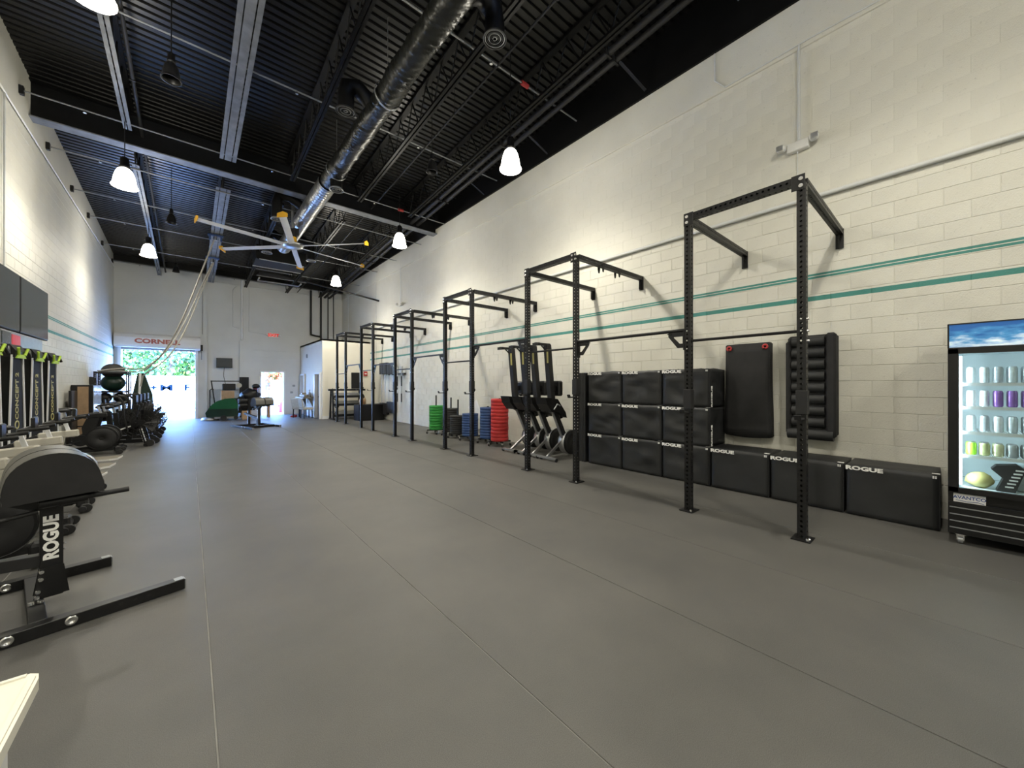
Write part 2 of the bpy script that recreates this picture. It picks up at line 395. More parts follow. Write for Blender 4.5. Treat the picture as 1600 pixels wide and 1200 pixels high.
# office box in the far right corner
OX, OY, OH = 4.52, 18.39, 3.62
mb = MB(); mb.box(((OX+XR)/2, OY+.06, OH/2), (XR-OX, .12, OH)); 
ds = [(18.62, 19.42, 2.04), (21.62, 22.5, 2.04)]
yy = OY+.12
for a, b, z in ds:
    mb.box((OX+.06, (yy+a)/2, OH/2), (.12, a-yy, OH)); mb.box((OX+.06, (a+b)/2, (OH+z)/2), (.12, b-a, OH-z)); yy = b
mb.box((OX+.06, (yy+YE)/2, OH/2), (.12, YE-yy, OH)); mb.box(((OX+XR)/2, (OY+YE)/2, OH-.04), (XR-OX, YE-OY, .08))
wo = struct('wall_office', mb, 'office_wall')
struct('baseboard_office', MB().box(((OX+XR)/2, OY-.01, .07), (XR-OX, .02, .14), None, .004).box((OX-.01, 20.5, .07), (.02, 2.2, .14), None, .004), 'white_paint')
for i, (a, b, z) in enumerate(ds):
    fr = MB(); fr.box((OX, a-.03, z/2), (.16, .07, z)); fr.box((OX, b+.03, z/2), (.16, .07, z)); fr.box((OX, (a+b)/2, z+.03), (.16, b-a+.13, .07))
    d = struct('door_%d' % (3+i), fr, 'white_paint')
    ob('door_leaf', MB().box((OX+.07, (a+b)/2, z/2), (.045, b-a, z-.02), None, .004), d, 'brown_grey' if i == 0 else 'office_wall'); ob('door_panel', MB().box((OX+.045, a+.15, z/2), (.01, .26, z-.05)), d, 'office_wall')  # cream strip added in place of the lit room showing past the leaf
    ob('handle', MB().cyl((OX+.05, a+(.32 if i == 0 else .1), 1.0), (OX-.03, a+(.32 if i == 0 else .1), 1.0), .03, .03, 10), d, 'black_steel')
# ================================================================== LIGHTS
def add_point(loc, W, r=.11):
    l = bpy.data.lights.new('bulb', 'SPOT'); l.energy = W; l.color = (1, .94, .80); l.shadow_soft_size = r; l.spot_size = math.radians(172); l.spot_blend = 1
    o = bpy.data.objects.new('bulb_light', l); COL.objects.link(o); o.location = loc
    g = bpy.data.lights.new('glass_glow', 'POINT'); g.energy = W*.20; g.color = l.color; g.shadow_soft_size = r
    p = bpy.data.objects.new('glass_glow_light', g); COL.objects.link(p); p.location = (loc[0], loc[1], loc[2]-.14); return o
def hbmesh(lit):
    # ribbed bell shade: profile from neck to rim
    prof = [(.055, .46), (.085, .44), (.12, .40), (.150, .32), (.172, .22), (.188, .10), (.20, .03), (.218, .02), (.218, 0), (.20, .005), (.18, .03), (.165, .14), (.145, .26), (.10, .37), (.05, .42)]
    zs = .84 if lit else .55; qs = .93 if lit else .55; prof = [(a*qs, b*zs) for a, b in prof]
    sh = MB(); n = 48; vs = []
    for r, z in prof:
        for k in range(n):
            rr = r*(1+(.02 if k % 2 else 0)*(1 if r > .09 else 0)); a = 2*PI*k/n; vs.append((rr*math.cos(a), rr*math.sin(a), z))
    sh.add(vs, [(i*n+k, i*n+(k+1) % n, (i+1)*n+(k+1) % n, (i+1)*n+k) for i in range(len(prof)-1) for k in range(n)], True)
    hd = MB().lathe([(a*qs, b*zs) for a, b in [(.0, .72), (.05, .72), (.075, .68), (.08, .50), (.10, .48), (.06, .45), (0, .45)]], None, 20)
    return sh.mesh('shade', 'lamp_glass' if lit else 'black_plastic'), hd.mesh('ballast', 'black_plastic')
LIT = hbmesh(True); UNL = hbmesh(False)
hbs = [((-.82, 6.06, 5.76), 'lit glass high-bay pendant at the top edge above the long joist nearest the left wall'),
       ((-1.02, 11.05, 5.62), 'larger of the two lit glass high-bay pendants hanging along the left block wall'),
       ((-1.0, 16.6, 5.64), 'smaller lit glass high-bay pendant far down the left side near the back wall'),
       ((4.6, 5.42, 5.62), 'largest lit glass bell pendant, in front of the black band above the right wall'),
       ((4.68, 10.55, 5.62), 'lit glass bell pendant over the pull-up rig, right of the ceiling fan blades'),
       ((4.56, 16.45, 5.64), 'smallest lit glass bell pendant by the black sprinkler pipe near the office box')]
def highbay(loc, label, lit):
    t = thing('pendant_light', label, 'lamp', loc, 0, 'lit high-bay pendants' if lit else 'unlit black high-bay pendants')
    a = LIT if lit else UNL
    ob('lamp_shade', a[0], t); ob('ballast_housing', a[1], t)
    L = deck(loc[1])-.02-loc[2]
    ob('hanging_cord', MB().tube([(0, 0, .60 if lit else .39), (0, 0, L)], .008, 6), t, 'black_steel')
    if lit:
        ob('bulb', MB().ball((0, 0, .2), .07, 12, 8, (1, 1, 1.5)), t, 'lamp_bulb')
        add_point((loc[0], loc[1], loc[2]-.12), LAMP_W*(.68 if loc[0] < 0 else 1))
for l, n_ in hbs: highbay(l, n_, True)
for l, q in (((-.82, .6, 5.7), .9), ((4.2, .2, 5.7), .55), ((-.82, -3., 5.7), .6), ((4.3, -3., 5.7), .5)): add_point((l[0], l[1], l[2]-.1), LAMP_W*q)   # the same row goes on behind the camera
for l, n_ in [((-.208, 7.37, 5.98), 'black unlit pendant hanging below the corrugated deck at upper left'),
              ((-.388, 13.97, 6.0), 'black unlit pendant beyond the grey girder, left of the fan blades'),
              ((3.85, 7.08, 6.0), 'black unlit pendant between the big duct and the pair of ceiling pipes'),
              ((-.43, 20.6, 6.15), 'small black unlit pendant in front of the back wall top, near the ropes')]:
    highbay(l, n_, False)
# ================================================================== ROOF STEEL
def joist(x, chord, segs, label, gap=.02, m='roof_black', depth=.72, botm=None):
    t = thing('roof_joist', label, 'joist', (x, 0, 0)); t['group'] = 'open web roof joists'
    top = MB(); web = MB(); strips = [MB() for _ in chord]
    for ya, yb in segs:
        top.bar((0, ya, deck(ya)-.03), (0, yb, deck(yb)-.03), .12, .05)
        a, b = ya+.72, yb-.45
        tot = sum(chord)+gap*(len(chord)-1); p = -tot/2
        for i, c in enumerate(chord):
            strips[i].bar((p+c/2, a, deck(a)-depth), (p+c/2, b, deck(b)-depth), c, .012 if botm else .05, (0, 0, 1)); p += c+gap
        n = max(2, int((b-a)/.62)); st = (b-a)/n
        pts = []
        for k in range(n+1):
            y = a+k*st; pts.append((0, y, deck(y)-depth+.02))
            if k < n: y += st/2; pts.append((0, y, deck(y)-.05))
        for p0, p1 in zip([(0, ya+.05, deck(ya)-.05)]+pts, pts+[(0, yb-.05, deck(yb)-.05)]): web.tube([p0, p1], .014, 5, False)
    ob('top_chord', top, t, 'roof_black'); ob('web', web, t, 'roof_black')
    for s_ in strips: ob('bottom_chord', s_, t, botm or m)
    return t
B1 = (YB+.05, 11.8-.03); B2 = (12.08, YE-.1)
for B, w_ in ((B1, 'before the girder'), (B2, 'beyond the girder')):  # left two joists: lamplight on the bottom chords put into their colour
    joist(-1.0, (.055, .055), (B,), 'narrow pale steel joist over the left side lamps, ' + w_, .018, botm='joist_lit_grey')
    joist(.69, (.075, .13, .075), (B,), 'wide pale joist with three bottom strips left of the ceiling fan, ' + w_, .018, botm='joist_lit_grey')
    joist(2.05, (.05, .05), (B,), 'black open web joist just left of the round duct, ' + w_)
    joist(3.78, (.05, .05), (B,), 'black open web joist right of the round duct, ' + w_, .03)
    joist(5.35, (.05, .05), (B,), 'black open web joist above the pair of ceiling pipes, ' + w_, .03)
# girder
mb = MB(); zb, zt = 6.86, deck(11.95)-.02
t = thing('steel_girder', 'deep steel girder crossing the ceiling, black web and pale bottom flange', 'beam', (2.1, 11.95, zb))
ob('bottom_flange', MB().box((0, 0, .012), (9.06, .28, .024)), t, 'joist_lit_grey')
ob('web_plate', MB().box((0, 0, (zt-zb)/2), (9.06, .03, zt-zb-.03)), t, 'roof_black')
ob('top_flange', MB().box((0, 0, zt-zb-.012), (9.06, .28, .024)), t, 'roof_black')
t = thing('steel_girder', 'black steel girder hidden against the top of the back wall', 'beam', (2.1, YE-.35, 6.72))
ob('bottom_flange', MB().box((0, 0, .0), (9.0, .18, .02)), t, 'roof_black'); ob('web_plate', MB().box((0, 0, .12), (9.0, .02, .23)), t, 'roof_black')
# ceiling pipes
for i, (x, r, off, lb) in enumerate([(5.93, .055, .60, 'outer of the two black ceiling pipes running beside the right wall'), (5.70, .06, .60, 'inner of the two black ceiling pipes beside the right wall'), (4.35, .022, .52, 'thin black ceiling pipe between the right-hand joists'), (-.82, .03, .45, 'thin pipe alongside the narrow pale joist at upper left')]):
    mb = MB(); ys = [YB+.1, 6, 12, 18, YE-.2]
    zz = [deck(y)-off for y in ys]
    if r > .03: zz = [min(z, 99) for z in zz]
    mb.tube([(0, y, z) for y, z in zip(ys, zz)], r, 10)
    t = thing('ceiling_pipe', lb, 'pipe', (x, 0, 0), 0, 'pipes along the ceiling'); ob('pipe', mb, t, 'steel_matte')
    hb = MB()
    for y in range(-2, 22, 3): hb.tube([(0, y, deck(y)), (0, y, deck(y)-off)], .006, 5, False).box((0, y, deck(y)-off), (r*2.5, .03, r*2.5))
    ob('hanger', hb, t, 'steel_matte')
mb = MB()
for y in range(-36, 226, 3): pass
for k, (y, zo) in enumerate([(2.2, .55), (5.5, .52), (8.4, .5), (11.27, .63), (13.0, .74), (15.23, .66), (17.36, .52), (19.8, .53), (22.1, .45)]):
    z = deck(y)-zo
    nm = ['the first', 'the second', 'the third', 'the fourth', 'the fifth', 'the sixth', 'the seventh', 'the eighth', 'the last'][k]
    t = thing('sprinkler_branch', 'thin sprinkler pipe crossing the ceiling wall to wall, %s from the camera' % nm, 'pipe', (0, y, z), 0, 'sprinkler branch pipes')
    ob('pipe', MB().tube([(XL+.02, 0, 0), (XR-.05, 0, 0)], .016, 8), t, 'grey_metal' if k < 2 or k > 3 else 'grey_metal')
    br = MB().box((XL+.03, 0, 0), (.06, .09, .16), None, .006)
    ob('wall_bracket', br, t, 'black_steel')
    hd = MB()
    for x in (-1.6, 1.6, 4.2): hd.cyl((x, 0, 0), (x, 0, -.05), .012, .012, 8).cyl((x, 0, -.05), (x, 0, -.055), .028, .028, 10)
    ob('sprinkler_head', hd, t, 'chrome')
    if k in (1, 3): ob('coupling', MB().cyl((4.95, 0, 0), (5.12, 0, 0), .045, .045, 12), t, 'red_paint')
# diagonal braces in the black band by the right wall
for k in range(8):
    y = 1.2+2.6*k
    o = ob('roof_brace', MB().bar((0, 0, 0), (-.72, .35, .62), .07, .012), None, 'roof_black', (XR-.06, y, 7.18))
    tag(o, 'black diagonal roof brace above the right wall, %s from the top edge of the picture' % ['first', 'second', 'third', 'fourth', 'fifth', 'sixth', 'seventh', 'eighth'][k], 'brace', 'braces in the dark band')
# main duct, one long wrinkled sleeve
DX, DZc = 2.62, 6.60; YS = 10.1
t = thing('air_duct', 'large round duct along the ceiling, black foil near the camera and ribbed silver farther away', 'duct', (DX, 0, DZc))
for nm, m_, y0_, y1_, stp in (('black_sleeve', 'duct_foil', YB, YS, .016), ('silver_sleeve', 'duct_silver', YS, 16.0, .02)):
    mb = MB(); n = 36; ys = []; y = y0_
    while y < y1_: ys.append(y); y += (stp if y > 3.2 else .2)
    ys.append(y1_); vs = []
    for y in ys:
        near = nm[0] == 'b'
        for k in range(n):
            a = 2*PI*k/n; c_, s_ = math.cos(a), math.sin(a)
            if near:
                w1 = noise.noise(Vector((c_*.7, s_*.7, y*17+c_*3.0))); w2 = noise.noise(Vector((c_*1.6+3, s_*1.6, y*2.6)))
                q = (1-abs(w1))**6*.026*(.35+max(0, w2)*2.2)+noise.noise(Vector((c_*.8+5, s_*.8, y*1.1)))*.016-.006
            else: q = .012*abs(math.sin(y*22))**.5+noise.noise(Vector((c_, s_, y*2.3)))*.008+.012
            r = .200+q; vs.append((r*c_, y, r*s_))
    mb.add(vs, [(i*n+k, (i+1)*n+k, (i+1)*n+(k+1) % n, i*n+(k+1) % n) for i in range(len(ys)-1) for k in range(n)], True)
    ob(nm, mb, t, m_)
duct = t
ob('end_cap', MB().cyl((0, 15.97, 0), (0, 16.02, 0), .205, .205, 28), t, 'duct_silver')
hb = MB()
for y in range(-3, 16, 3): hb.lathe([(.23, -.02), (.235, -.02), (.235, .02), (.23, .02)], Matrix.Translation((0, y+.4, 0)) @ Matrix.Rotation(PI/2, 4, 'X'), 28, True).bar((0, y+.4, .22), (0, y+.4, deck(y+.4)-DZc), .02, .004)
ob('hanger_strap', hb, t, 'grey_metal')
def diffuser(x, y, z, r):
    sx = 1 if x > DX else -1; dx = abs(x-DX); tz = DZc-z
    el = [(-sx*dx, 0, tz), (-sx*dx*.75, 0, tz+.20), (-sx*dx*.38, 0, tz+.33), (-sx*.03, 0, tz+.26), (0, 0, tz+.05), (0, 0, .03)] if dx > .3 else [(-sx*dx, 0, tz), (0, 0, tz*.5), (0, 0, .03)]
    q = ob('diffuser', MB().tube(el, r*.82, 22), duct, 'roof_black', (x-DX, y, z-DZc))
    ob('rim', MB().lathe([(r*.8, .05), (r*.95, .02), (r, 0), (r*.93, -.005), (r*.9, .02)], None, 28), q, 'grey_metal' if y > 9 else 'steel_matte')
    for k in range(1, 6): rr = r*.16*k; ob('louvre_ring', MB().lathe([(rr, .0), (rr+.012, .018), (rr+.006, .022), (rr-.004, .006)], None, 24, True), q, 'grey_metal' if k % 2 else 'steel_matte')
for a in ((3.28, 4.21, 6.45, .17), (2.10, 7.0, 6.40, .17), (2.66, 9.58, 6.21, .165), (1.86, 12.35, 6.2, .16), (2.06, 15.7, 6.2, .17), (3.46, 15.68, 6.2, .17)): diffuser(*a)
# fan
FX, FY, FZ = 2.40, 13.15, 5.80
t = thing('ceiling_fan', 'huge six-blade ceiling fan with white blades and yellow winglets', 'fan', (FX, FY, FZ))
ob('down_rod', MB().cyl((0, 0, .3), (0, 0, 1.62), .045, .045, 14).cyl((0, 0, 1.45), (0, 0, 1.62), .16, .13, 20), t, 'grey_metal')
ob('motor_housing', MB().cyl((0, 0, .28), (0, 0, .52), .11, .11, 16).box((.08, 0, .46), (.16, .12, .2)), t, 'black_steel')
ob('gear_cover', MB().cyl((0, 0, .10), (0, 0, .28), .12, .10, 16), t, 'yellow_plastic')
ob('hub', MB().lathe([(0, -.06), (.14, -.06), (.26, -.02), (.30, .02), (.30, .06), (.2, .09), (0, .10)], None, 24), t, 'aluminium')
for k in range(6):
    a = math.radians(-108+2+60*k); d = Vector((math.cos(a), math.sin(a), 0)); s_ = Vector((-math.sin(a), math.cos(a), 0))
    pit_ = Vector((s_.x*.97, s_.y*.97, .24))
    prf = [(-.085, .0), (-.05, .018), (.02, .022), (.085, .0), (.02, -.006), (-.05, -.006)]
    up = d.cross(pit_)
    bl = MB(); P = []
    for L in (.22, 2.34): P += [d*L+pit_*p[0]+up*p[1] for p in prf]
    bl.add(P, [(i, (i+1) % 6, 6+(i+1) % 6, 6+i) for i in range(6)]+[tuple(range(6))[::-1], tuple(range(6, 12))])
    ob('fan_blade', bl, t, 'white_paint')
    ob('winglet', MB().prism([(-.13, -.05), (.11, -.05), (.13, .03), (.04, .09), (-.10, .05)], d*2.35, pit_.normalized(), up, .02), t, 'yellow_plastic')
# unit heater near the back wall
t = thing('unit_heater', 'flat grey panel heater hung in front of the back wall top', 'heater', (3.25, 20.3, 6.42))
ob('reflector_panel', MB().prism([(-1.0, -.18), (1.0, -.18), (.85, .22), (-.85, .22)], (0, 0, .12), (1, 0, 0), (0, .8, .6), .03), t, 'grey_metal')
ob('burner_tube', MB().tube([(-.9, -.25, -.1), (-.9, .3, -.1), (.75, .3, -.1), (.75, -.25, -.1)], .035, 8), t, 'aluminium')
ob('hanger', MB().tube([(-.9, 0, .1), (-.9, 0, .75)], .008, 5).tube([(.9, 0, .1), (.9, 0, .75)], .008, 5), t, 'black_steel')
t = thing('air_handler', 'boxy black air unit at the far end of the round duct', 'air unit', (2.75, 17.6, 6.3))
ob('cabinet', MB().box((0, 0, .3), (1.7, 1.1, .55), None, .02), t, 'roof_black'); ob('bottom_trim', MB().box((0, -.56, .02), (1.5, .02, .03)).box((0, .56, .02), (1.7, .02, .03)), t, 'aluminium')
# sprinkler riser pipes at the back wall
for x, r, z0, lb in [(5.0, .05, 4.25, 'thick black vertical pipe left of the others above the office box'), (5.5, .05, 3.6, 'second thick black vertical pipe above the office box'), (5.86, .03, 3.6, 'third, thinner black vertical pipe above the office box'), (6.15, .025, 3.6, 'fourth and thinnest black pipe near the wall corner')]:
    o = ob('riser_pipe', MB().tube([(0, 0, z0), (0, 0, 6.8)], r, 10), None, 'black_steel', (x, YE-.2, 0)); tag(o, lb, 'pipe', 'riser pipes at the back wall')
mb = MB().tube([(5.0, YE-.2, 4.27), (5.25, YE-.2, 4.22), (5.5, YE-.2, 4.2)], .045, 8)
tag(ob('pipe_elbow', mb, None, 'black_steel'), 'short black elbow pipe joining two risers above the office', 'pipe')
tag(ob('cross_pipe', MB().tube([(3.9, 18.6, 6.12), (XR-.03, 17.2, 5.42)], .04, 10), None, 'black_steel'), 'sloping black pipe running into the right wall above the rig', 'pipe')
# conduits on walls
def conduit(pts, lb, m='wall_plain', r=.014):
    return tag(ob('conduit', MB().tube(pts, r, 8), None, m), lb, 'pipe', 'wall conduits')
tag(ob('rail_pipe', MB().tube([(XR-.045, YB+.1, 4.18), (XR-.045, YE-4.6, 4.19)], .03, 10), None, 'wall_plain'), 'white painted pipe running level along the right wall above the rig', 'pipe')
conduit([(XR-.05, 1.42, 6.42), (XR-.05, 1.42, 5.03)], 'white conduit dropping to the nearest emergency light')
conduit([(XR-.05, 1.44, 6.36), (XR-.05, 1.44, 5.03-.15), (XR-.02, 1.44, 3.7)], 'thin wire below the nearest emergency light', 'wall_plain', .005)
conduit([(XR-.05, -3.8, 6.36), (XR-.05, 1.3, 6.43), (XR-.05, 2.4, 6.40), (XR-.05, 2.56, 6.6), (XR-.05, 2.56, 7.05)], 'thin white cable along the top of the right wall', 'wall_plain', .01)
conduit([(XR-.05, 14.84, 6.4), (XR-.05, 14.84, 4.98)], 'white conduit dropping to the far emergency light')
conduit([(XL+.03, 10.0, 6.52), (XL+.03, YE-.2, 6.46)], 'long pale conduit along the upper left wall', 'white_paint', .016)
conduit([(XL+.03, 10.42, 6.5), (XL+.03, 10.42, 3.55)], 'vertical conduit dropping to the wall screens')
conduit([(.45, YE-.14, 6.8), (.45, YE-.14, 3.9)], 'thin vertical conduit right of the roller door', 'grey_metal')
conduit([(1.95, YE-.045, 6.7), (1.95, YE-.045, 3.75)], 'thick white vertical conduit in the middle of the back wall', 'white_paint', .04)
conduit([(2.25, YE-.03, 6.5), (2.25, YE-.03, 4.2), (3.1, YE-.03, 4.12)], 'conduit bending to the exit sign', 'wall_plain')
conduit([(1.75, YE-.03, 6.4), (1.6, YE-.03, 6.2), (1.6, YE-.03, 4.4), (1.85, YE-.03, 4.3)], 'thin looped conduit left of the thick one on the back wall', 'wall_plain')
conduit([(XR-.03, YE-1.2, 6.9), (XR-.03, YE-1.2, 3.7)], 'far thin conduit on the right wall above the office')
conduit([(XR-.03, 17.6, 6.9), (XR-.03, 17.6, 1.9)], 'vertical conduit on the right wall beside the office box')
def emergency(y, z, lb):
    t = thing('emergency_light', lb, 'light', (XR-.05, y, z), 0, 'emergency lights')
    ob('housing', MB().box((0, 0, 0), (.09, .26, .13), None, .012), t, 'white_plastic')
    for s_ in (-1, 1):
        h = ob('lamp_head', MB().box((-.06, s_*.19, .02), (.09, .10, .09), None, .02), t, 'white_plastic'); 
        ob('lens', MB().box((-.11, s_*.20, .02), (.012, .08, .07)), h, 'aluminium')
emergency(1.43, 4.97, 'white twin-head emergency light high above the nearest rig frame')
emergency(14.84, 4.88, 'small white twin-head emergency light far down the right wall')
# ================================================================== PULL-UP RIG
W = .076
def holed(L, w=W, pitch=.0508, hr=.0125, faces=(0, 1, 2, 3)):
    mb = MB(); n = int(L/pitch); st = L/n; h = w/2
    for fc in range(4):
        a = fc*PI/2; nx, ny = math.cos(a), math.sin(a); tx, ty = -ny, nx
        P = lambda s_, z, q=0: (nx*(h-q)+tx*s_, ny*(h-q)+ty*s_, z)
        if fc not in faces: mb.add([P(-h, 0), P(h, 0), P(h, L), P(-h, L)], [(0, 1, 2, 3)]); continue
        for i in range(n):
            z0 = i*st; zc = z0+st/2
            sq = [(h, 0), (h, 1), (0, 1), (-h, 1), (-h, 0), (-h, -1), (0, -1), (h, -1)]
            vs = [P(s_, zc+q*st/2) for s_, q in sq]+[P(hr*math.cos(k*PI/4), zc+hr*math.sin(k*PI/4)) for k in range(8)]+[P(hr*math.cos(k*PI/4), zc+hr*math.sin(k*PI/4), .005) for k in range(8)]
            mb.add(vs, [(k, (k+1) % 8, 8+(k+1) % 8, 8+k) for k in range(8)]+[(8+k, 8+(k+1) % 8, 16+(k+1) % 8, 16+k) for k in range(8)])
    mb.add([(-h, -h, 0), (h, -h, 0), (h, h, 0), (-h, h, 0)], [(3, 2, 1, 0)]); mb.add([(-h, -h, L), (h, -h, L), (h, h, L), (-h, h, L)], [(0, 1, 2, 3)])
    return mb
RX, RY0, RH = 4.70, .985, 3.66
rig = thing('pull_up_rig', 'long black perforated-steel pull-up rig bolted to floor and right wall', 'pull-up rig', (RX, RY0, 0))
up_me = holed(RH-.086).mesh('upright', 'black_steel'); cb_me = holed(1.14-W-.004).mesh('crossbeam', 'black_steel'); arm_me = holed(XR-RX-W/2-.03).mesh('wall_arm', 'black_steel')
bolt = lambda mb, p, q, r=.022: mb.cyl(p, q, r, r*.8, 10)
bp = MB().box((0, 0, .005), (.20, .16, .010)).box((.07, 0, .012), (.02, .02, .01)); bp_me = bp.mesh('base_plate', 'black_steel')
bb = MB()
for a in (-1, 1): bolt(bb, (a*.07, .05*a, .01), (a*.07, .05*a, .032), .014)
bb_me = bb.mesh('anchor_bolt', 'chrome')
bt1 = MB()
for z in (-.035, -.105): bolt(bt1, (-W/2-.001, 0, z), (-W/2-.02, 0, z), .024)
bt2 = MB()
for z in (-.035, -.105):
    for y in (-.028, .036): bolt(bt2, (-W/2-.007, y, z), (-W/2-.026, y, z), .021)
bt1_me, bt2_me = bt1.mesh('bolt', 'chrome'), bt2.mesh('bolt', 'chrome')
gus = MB().box((-W/2-.003, .004, -.07), (.006, .115, .155), None, .002).mesh('gusset_plate', 'black_steel')
wb = MB().box((0, 0, -.13), (.012, .085, .26)).box((-.045, 0, -.17), (.08, .008, .17)); bolt(wb, (-.006, 0, -.14), (-.02, 0, -.14), .018); wb_me = wb.mesh('wall_bracket', 'black_steel')
wbb = MB(); bolt(wbb, (-.05, -.002, -.12), (-.05, -.02, -.12), .016); bolt(wbb, (-.05, -.002, -.19), (-.05, -.02, -.19), .016); wbb_me = wbb.mesh('bolt', 'chrome')
eye = MB().prism([(-.03, 0), (.03, 0), (.03, -.06), (.012, -.12), (-.012, -.12), (-.03, -.06)], (0, -W/2-.006, .02), (1, 0, 0), (0, 0, 1), .01).prism([(-.03, 0), (.03, 0), (.03, -.06), (.012, -.12), (-.012, -.12), (-.03, -.06)], (0, W/2+.006, .02), (1, 0, 0), (0, 0, 1), .01)
eye_me = eye.mesh('hanger_eye', 'black_steel')
ey2 = MB(); bolt(ey2, (0, -W/2-.01, 0), (0, -W/2-.035, 0), .026); ey2.lathe([(.022, -.006), (.034, -.006), (.034, .006), (.022, .006)], Matrix.Translation((0, 0, -.13)) @ Matrix.Rotation(PI/2, 4, 'Y'), 14, True); ey2_me = ey2.mesh('hanger_bolt', 'chrome')
jc = MB().box((0, 0, .10), (.094, .094, .24), None, .004).box((.06, 0, .02), (.03, .05, .05)).bar((-.04, 0, -.06), (-.17, 0, -.06), .055, .018).bar((-.165, 0, -.068), (-.185, 0, -.02), .055, .016)
jc_me = jc.mesh('j_cup', 'steel_matte')
inb = [2.10, 2.145, 2.085, 2.0, 2.05, 2.0]; btw = [2.24, 2.395, 2.30, 2.21, 2.30]
brk = MB().prism([(0, 0), (.20, 0), (.20, -.045), (.085, -.19), (0, -.19)], (0, 0, 0), (0, 1, 0), (0, 0, 1), .012)
br_me = brk.mesh('bar_bracket', 'black_steel')
# bracket with a window cut into it
def bracket(sg):
    m_ = MB(); o_ = [(.0, .0), (.22, .0), (.22, -.05), (.10, -.20), (0, -.20)]; i_ = [(.035, -.055), (.15, -.055), (.15, -.065), (.075, -.145), (.035, -.145)]
    for x in (-.006, .006):
        m_.add([(x, sg*p[0], p[1]) for p in o_+i_], [(k, (k+1) % 5, 5+(k+1) % 5, 5+k) for k in range(5)])
    m_.add([(-.006, sg*p[0], p[1]) for p in o_]+[(.006, sg*p[0], p[1]) for p in o_], [(k, (k+1) % 5, 5+(k+1) % 5, 5+k) for k in range(5)])
    m_.add([(-.006, sg*p[0], p[1]) for p in i_]+[(.006, sg*p[0], p[1]) for p in i_], [(k, (k+1) % 5, 5+(k+1) % 5, 5+k) for k in range(5)])
    m_.box((0, sg*.005, -.11), (.09, .012, .24)).box((0, sg*.2, -.015), (.05, .05, .012))
    return m_.mesh('bar_bracket', 'black_steel')
brp, brm = bracket(1), bracket(-1)
ordn = ['first', 'second', 'third', 'fourth', 'fifth', 'sixth', 'seventh', 'eighth', 'ninth', 'tenth', 'eleventh', 'twelfth']
fr_top = []
for k in range(6):
    for j in range(2):
        y = 2.931*k+1.14*j
        u = ob('upright', up_me, rig, loc=(0, y, .01)); ob('base_plate', bp_me, u, loc=(.01, 0, -.008)); ob('anchor_bolt', bb_me, u, loc=(.01, 0, -.005))
        a = ob('wall_arm', arm_me, rig, M=Matrix.Translation((W/2+.001, y, RH-.05)) @ Matrix.Rotation(PI/2, 4, 'Y'))
        b = ob('wall_bracket', wb_me, a); b.matrix_local = Matrix.Rotation(-PI/2, 4, 'Y') @ Matrix.Translation((XR-RX-W/2-.022, 0, .04))
        b2 = ob('bolt', wbb_me, a); b2.matrix_local = b.matrix_local.copy()
        ob('gusset_plate', gus, rig, loc=(0, y+(.02 if j == 0 else -.02), RH+.005))
        ob('bolt', bt1_me if k == 0 or j == 1 else bt2_me, rig, loc=(0, y, RH-.0))
        if j == 0 and k > 0:
            for xx in (.62, 1.10):
                h = ob('hanger_eye', eye_me, a); h.matrix_local = Matrix.Rotation(-PI/2, 4, 'Y') @ Matrix.Translation((xx, 0, -.03))
                h2 = ob('hanger_bolt', ey2_me, a); h2.matrix_local = h.matrix_local.copy()
        i = 2*k+j
        zj = 1.28 if k == 0 else 1.42
        q = ob('j_cup', jc_me, None, loc=(RX, RY0+y, zj)); tag(q, 'black steel J-cup hook clamped to the %s rig upright from the drinks cooler' % ordn[i], 'hook', 'J-cups on the rig uprights')
    o = ob('crossbeam', cb_me, rig, M=Matrix.Translation((0, 2.931*k+W/2+.002, RH-.036)) @ Matrix.Rotation(-PI/2, 4, 'X'))
    pb = MB().cyl((0, W/2, 0), (0, 1.14-W/2, 0), .016, .016, 12); ob('pull_up_bar', pb, rig, 'black_steel', (0, 2.931*k, inb[k]))
    eb = MB()
    for yy, sg in ((0, -1), (1.14, 1)):
        for z in (0, -.1, .12): bolt(eb, (-W/2, yy, z), (-W/2-.012, yy, z), .011); bolt(eb, (.0, yy+sg*W/2, z), (0, yy+sg*(W/2+.02), z), .014)
    ob('bolt', eb, rig, 'chrome', (0, 2.931*k, inb[k]))
    if k < 5:
        z = btw[k]; y0 = 2.931*k+1.14; y1 = 2.931*(k+1)
        b = ob('pull_up_bar', MB().cyl((0, y0+.04, 0), (0, y1-.04, 0), .021, .021, 12), rig, 'black_steel', (0, 0, z))
        for me_, yy, sg in ((brp, y0+W/2, 1), (brm, y1-W/2, -1)):
            c = ob('bar_bracket', me_, rig, loc=(0, yy, z-.02))
            if k < 2: letter('ROGUE', 'print_white', .045, (-.009, sg*.15, -.13), (0, -1, -sg*1.15 if sg > 0 else 1.15), (0, -sg*1.15*(1 if sg > 0 else 1), 1), c, 1.3, .002) if False else None
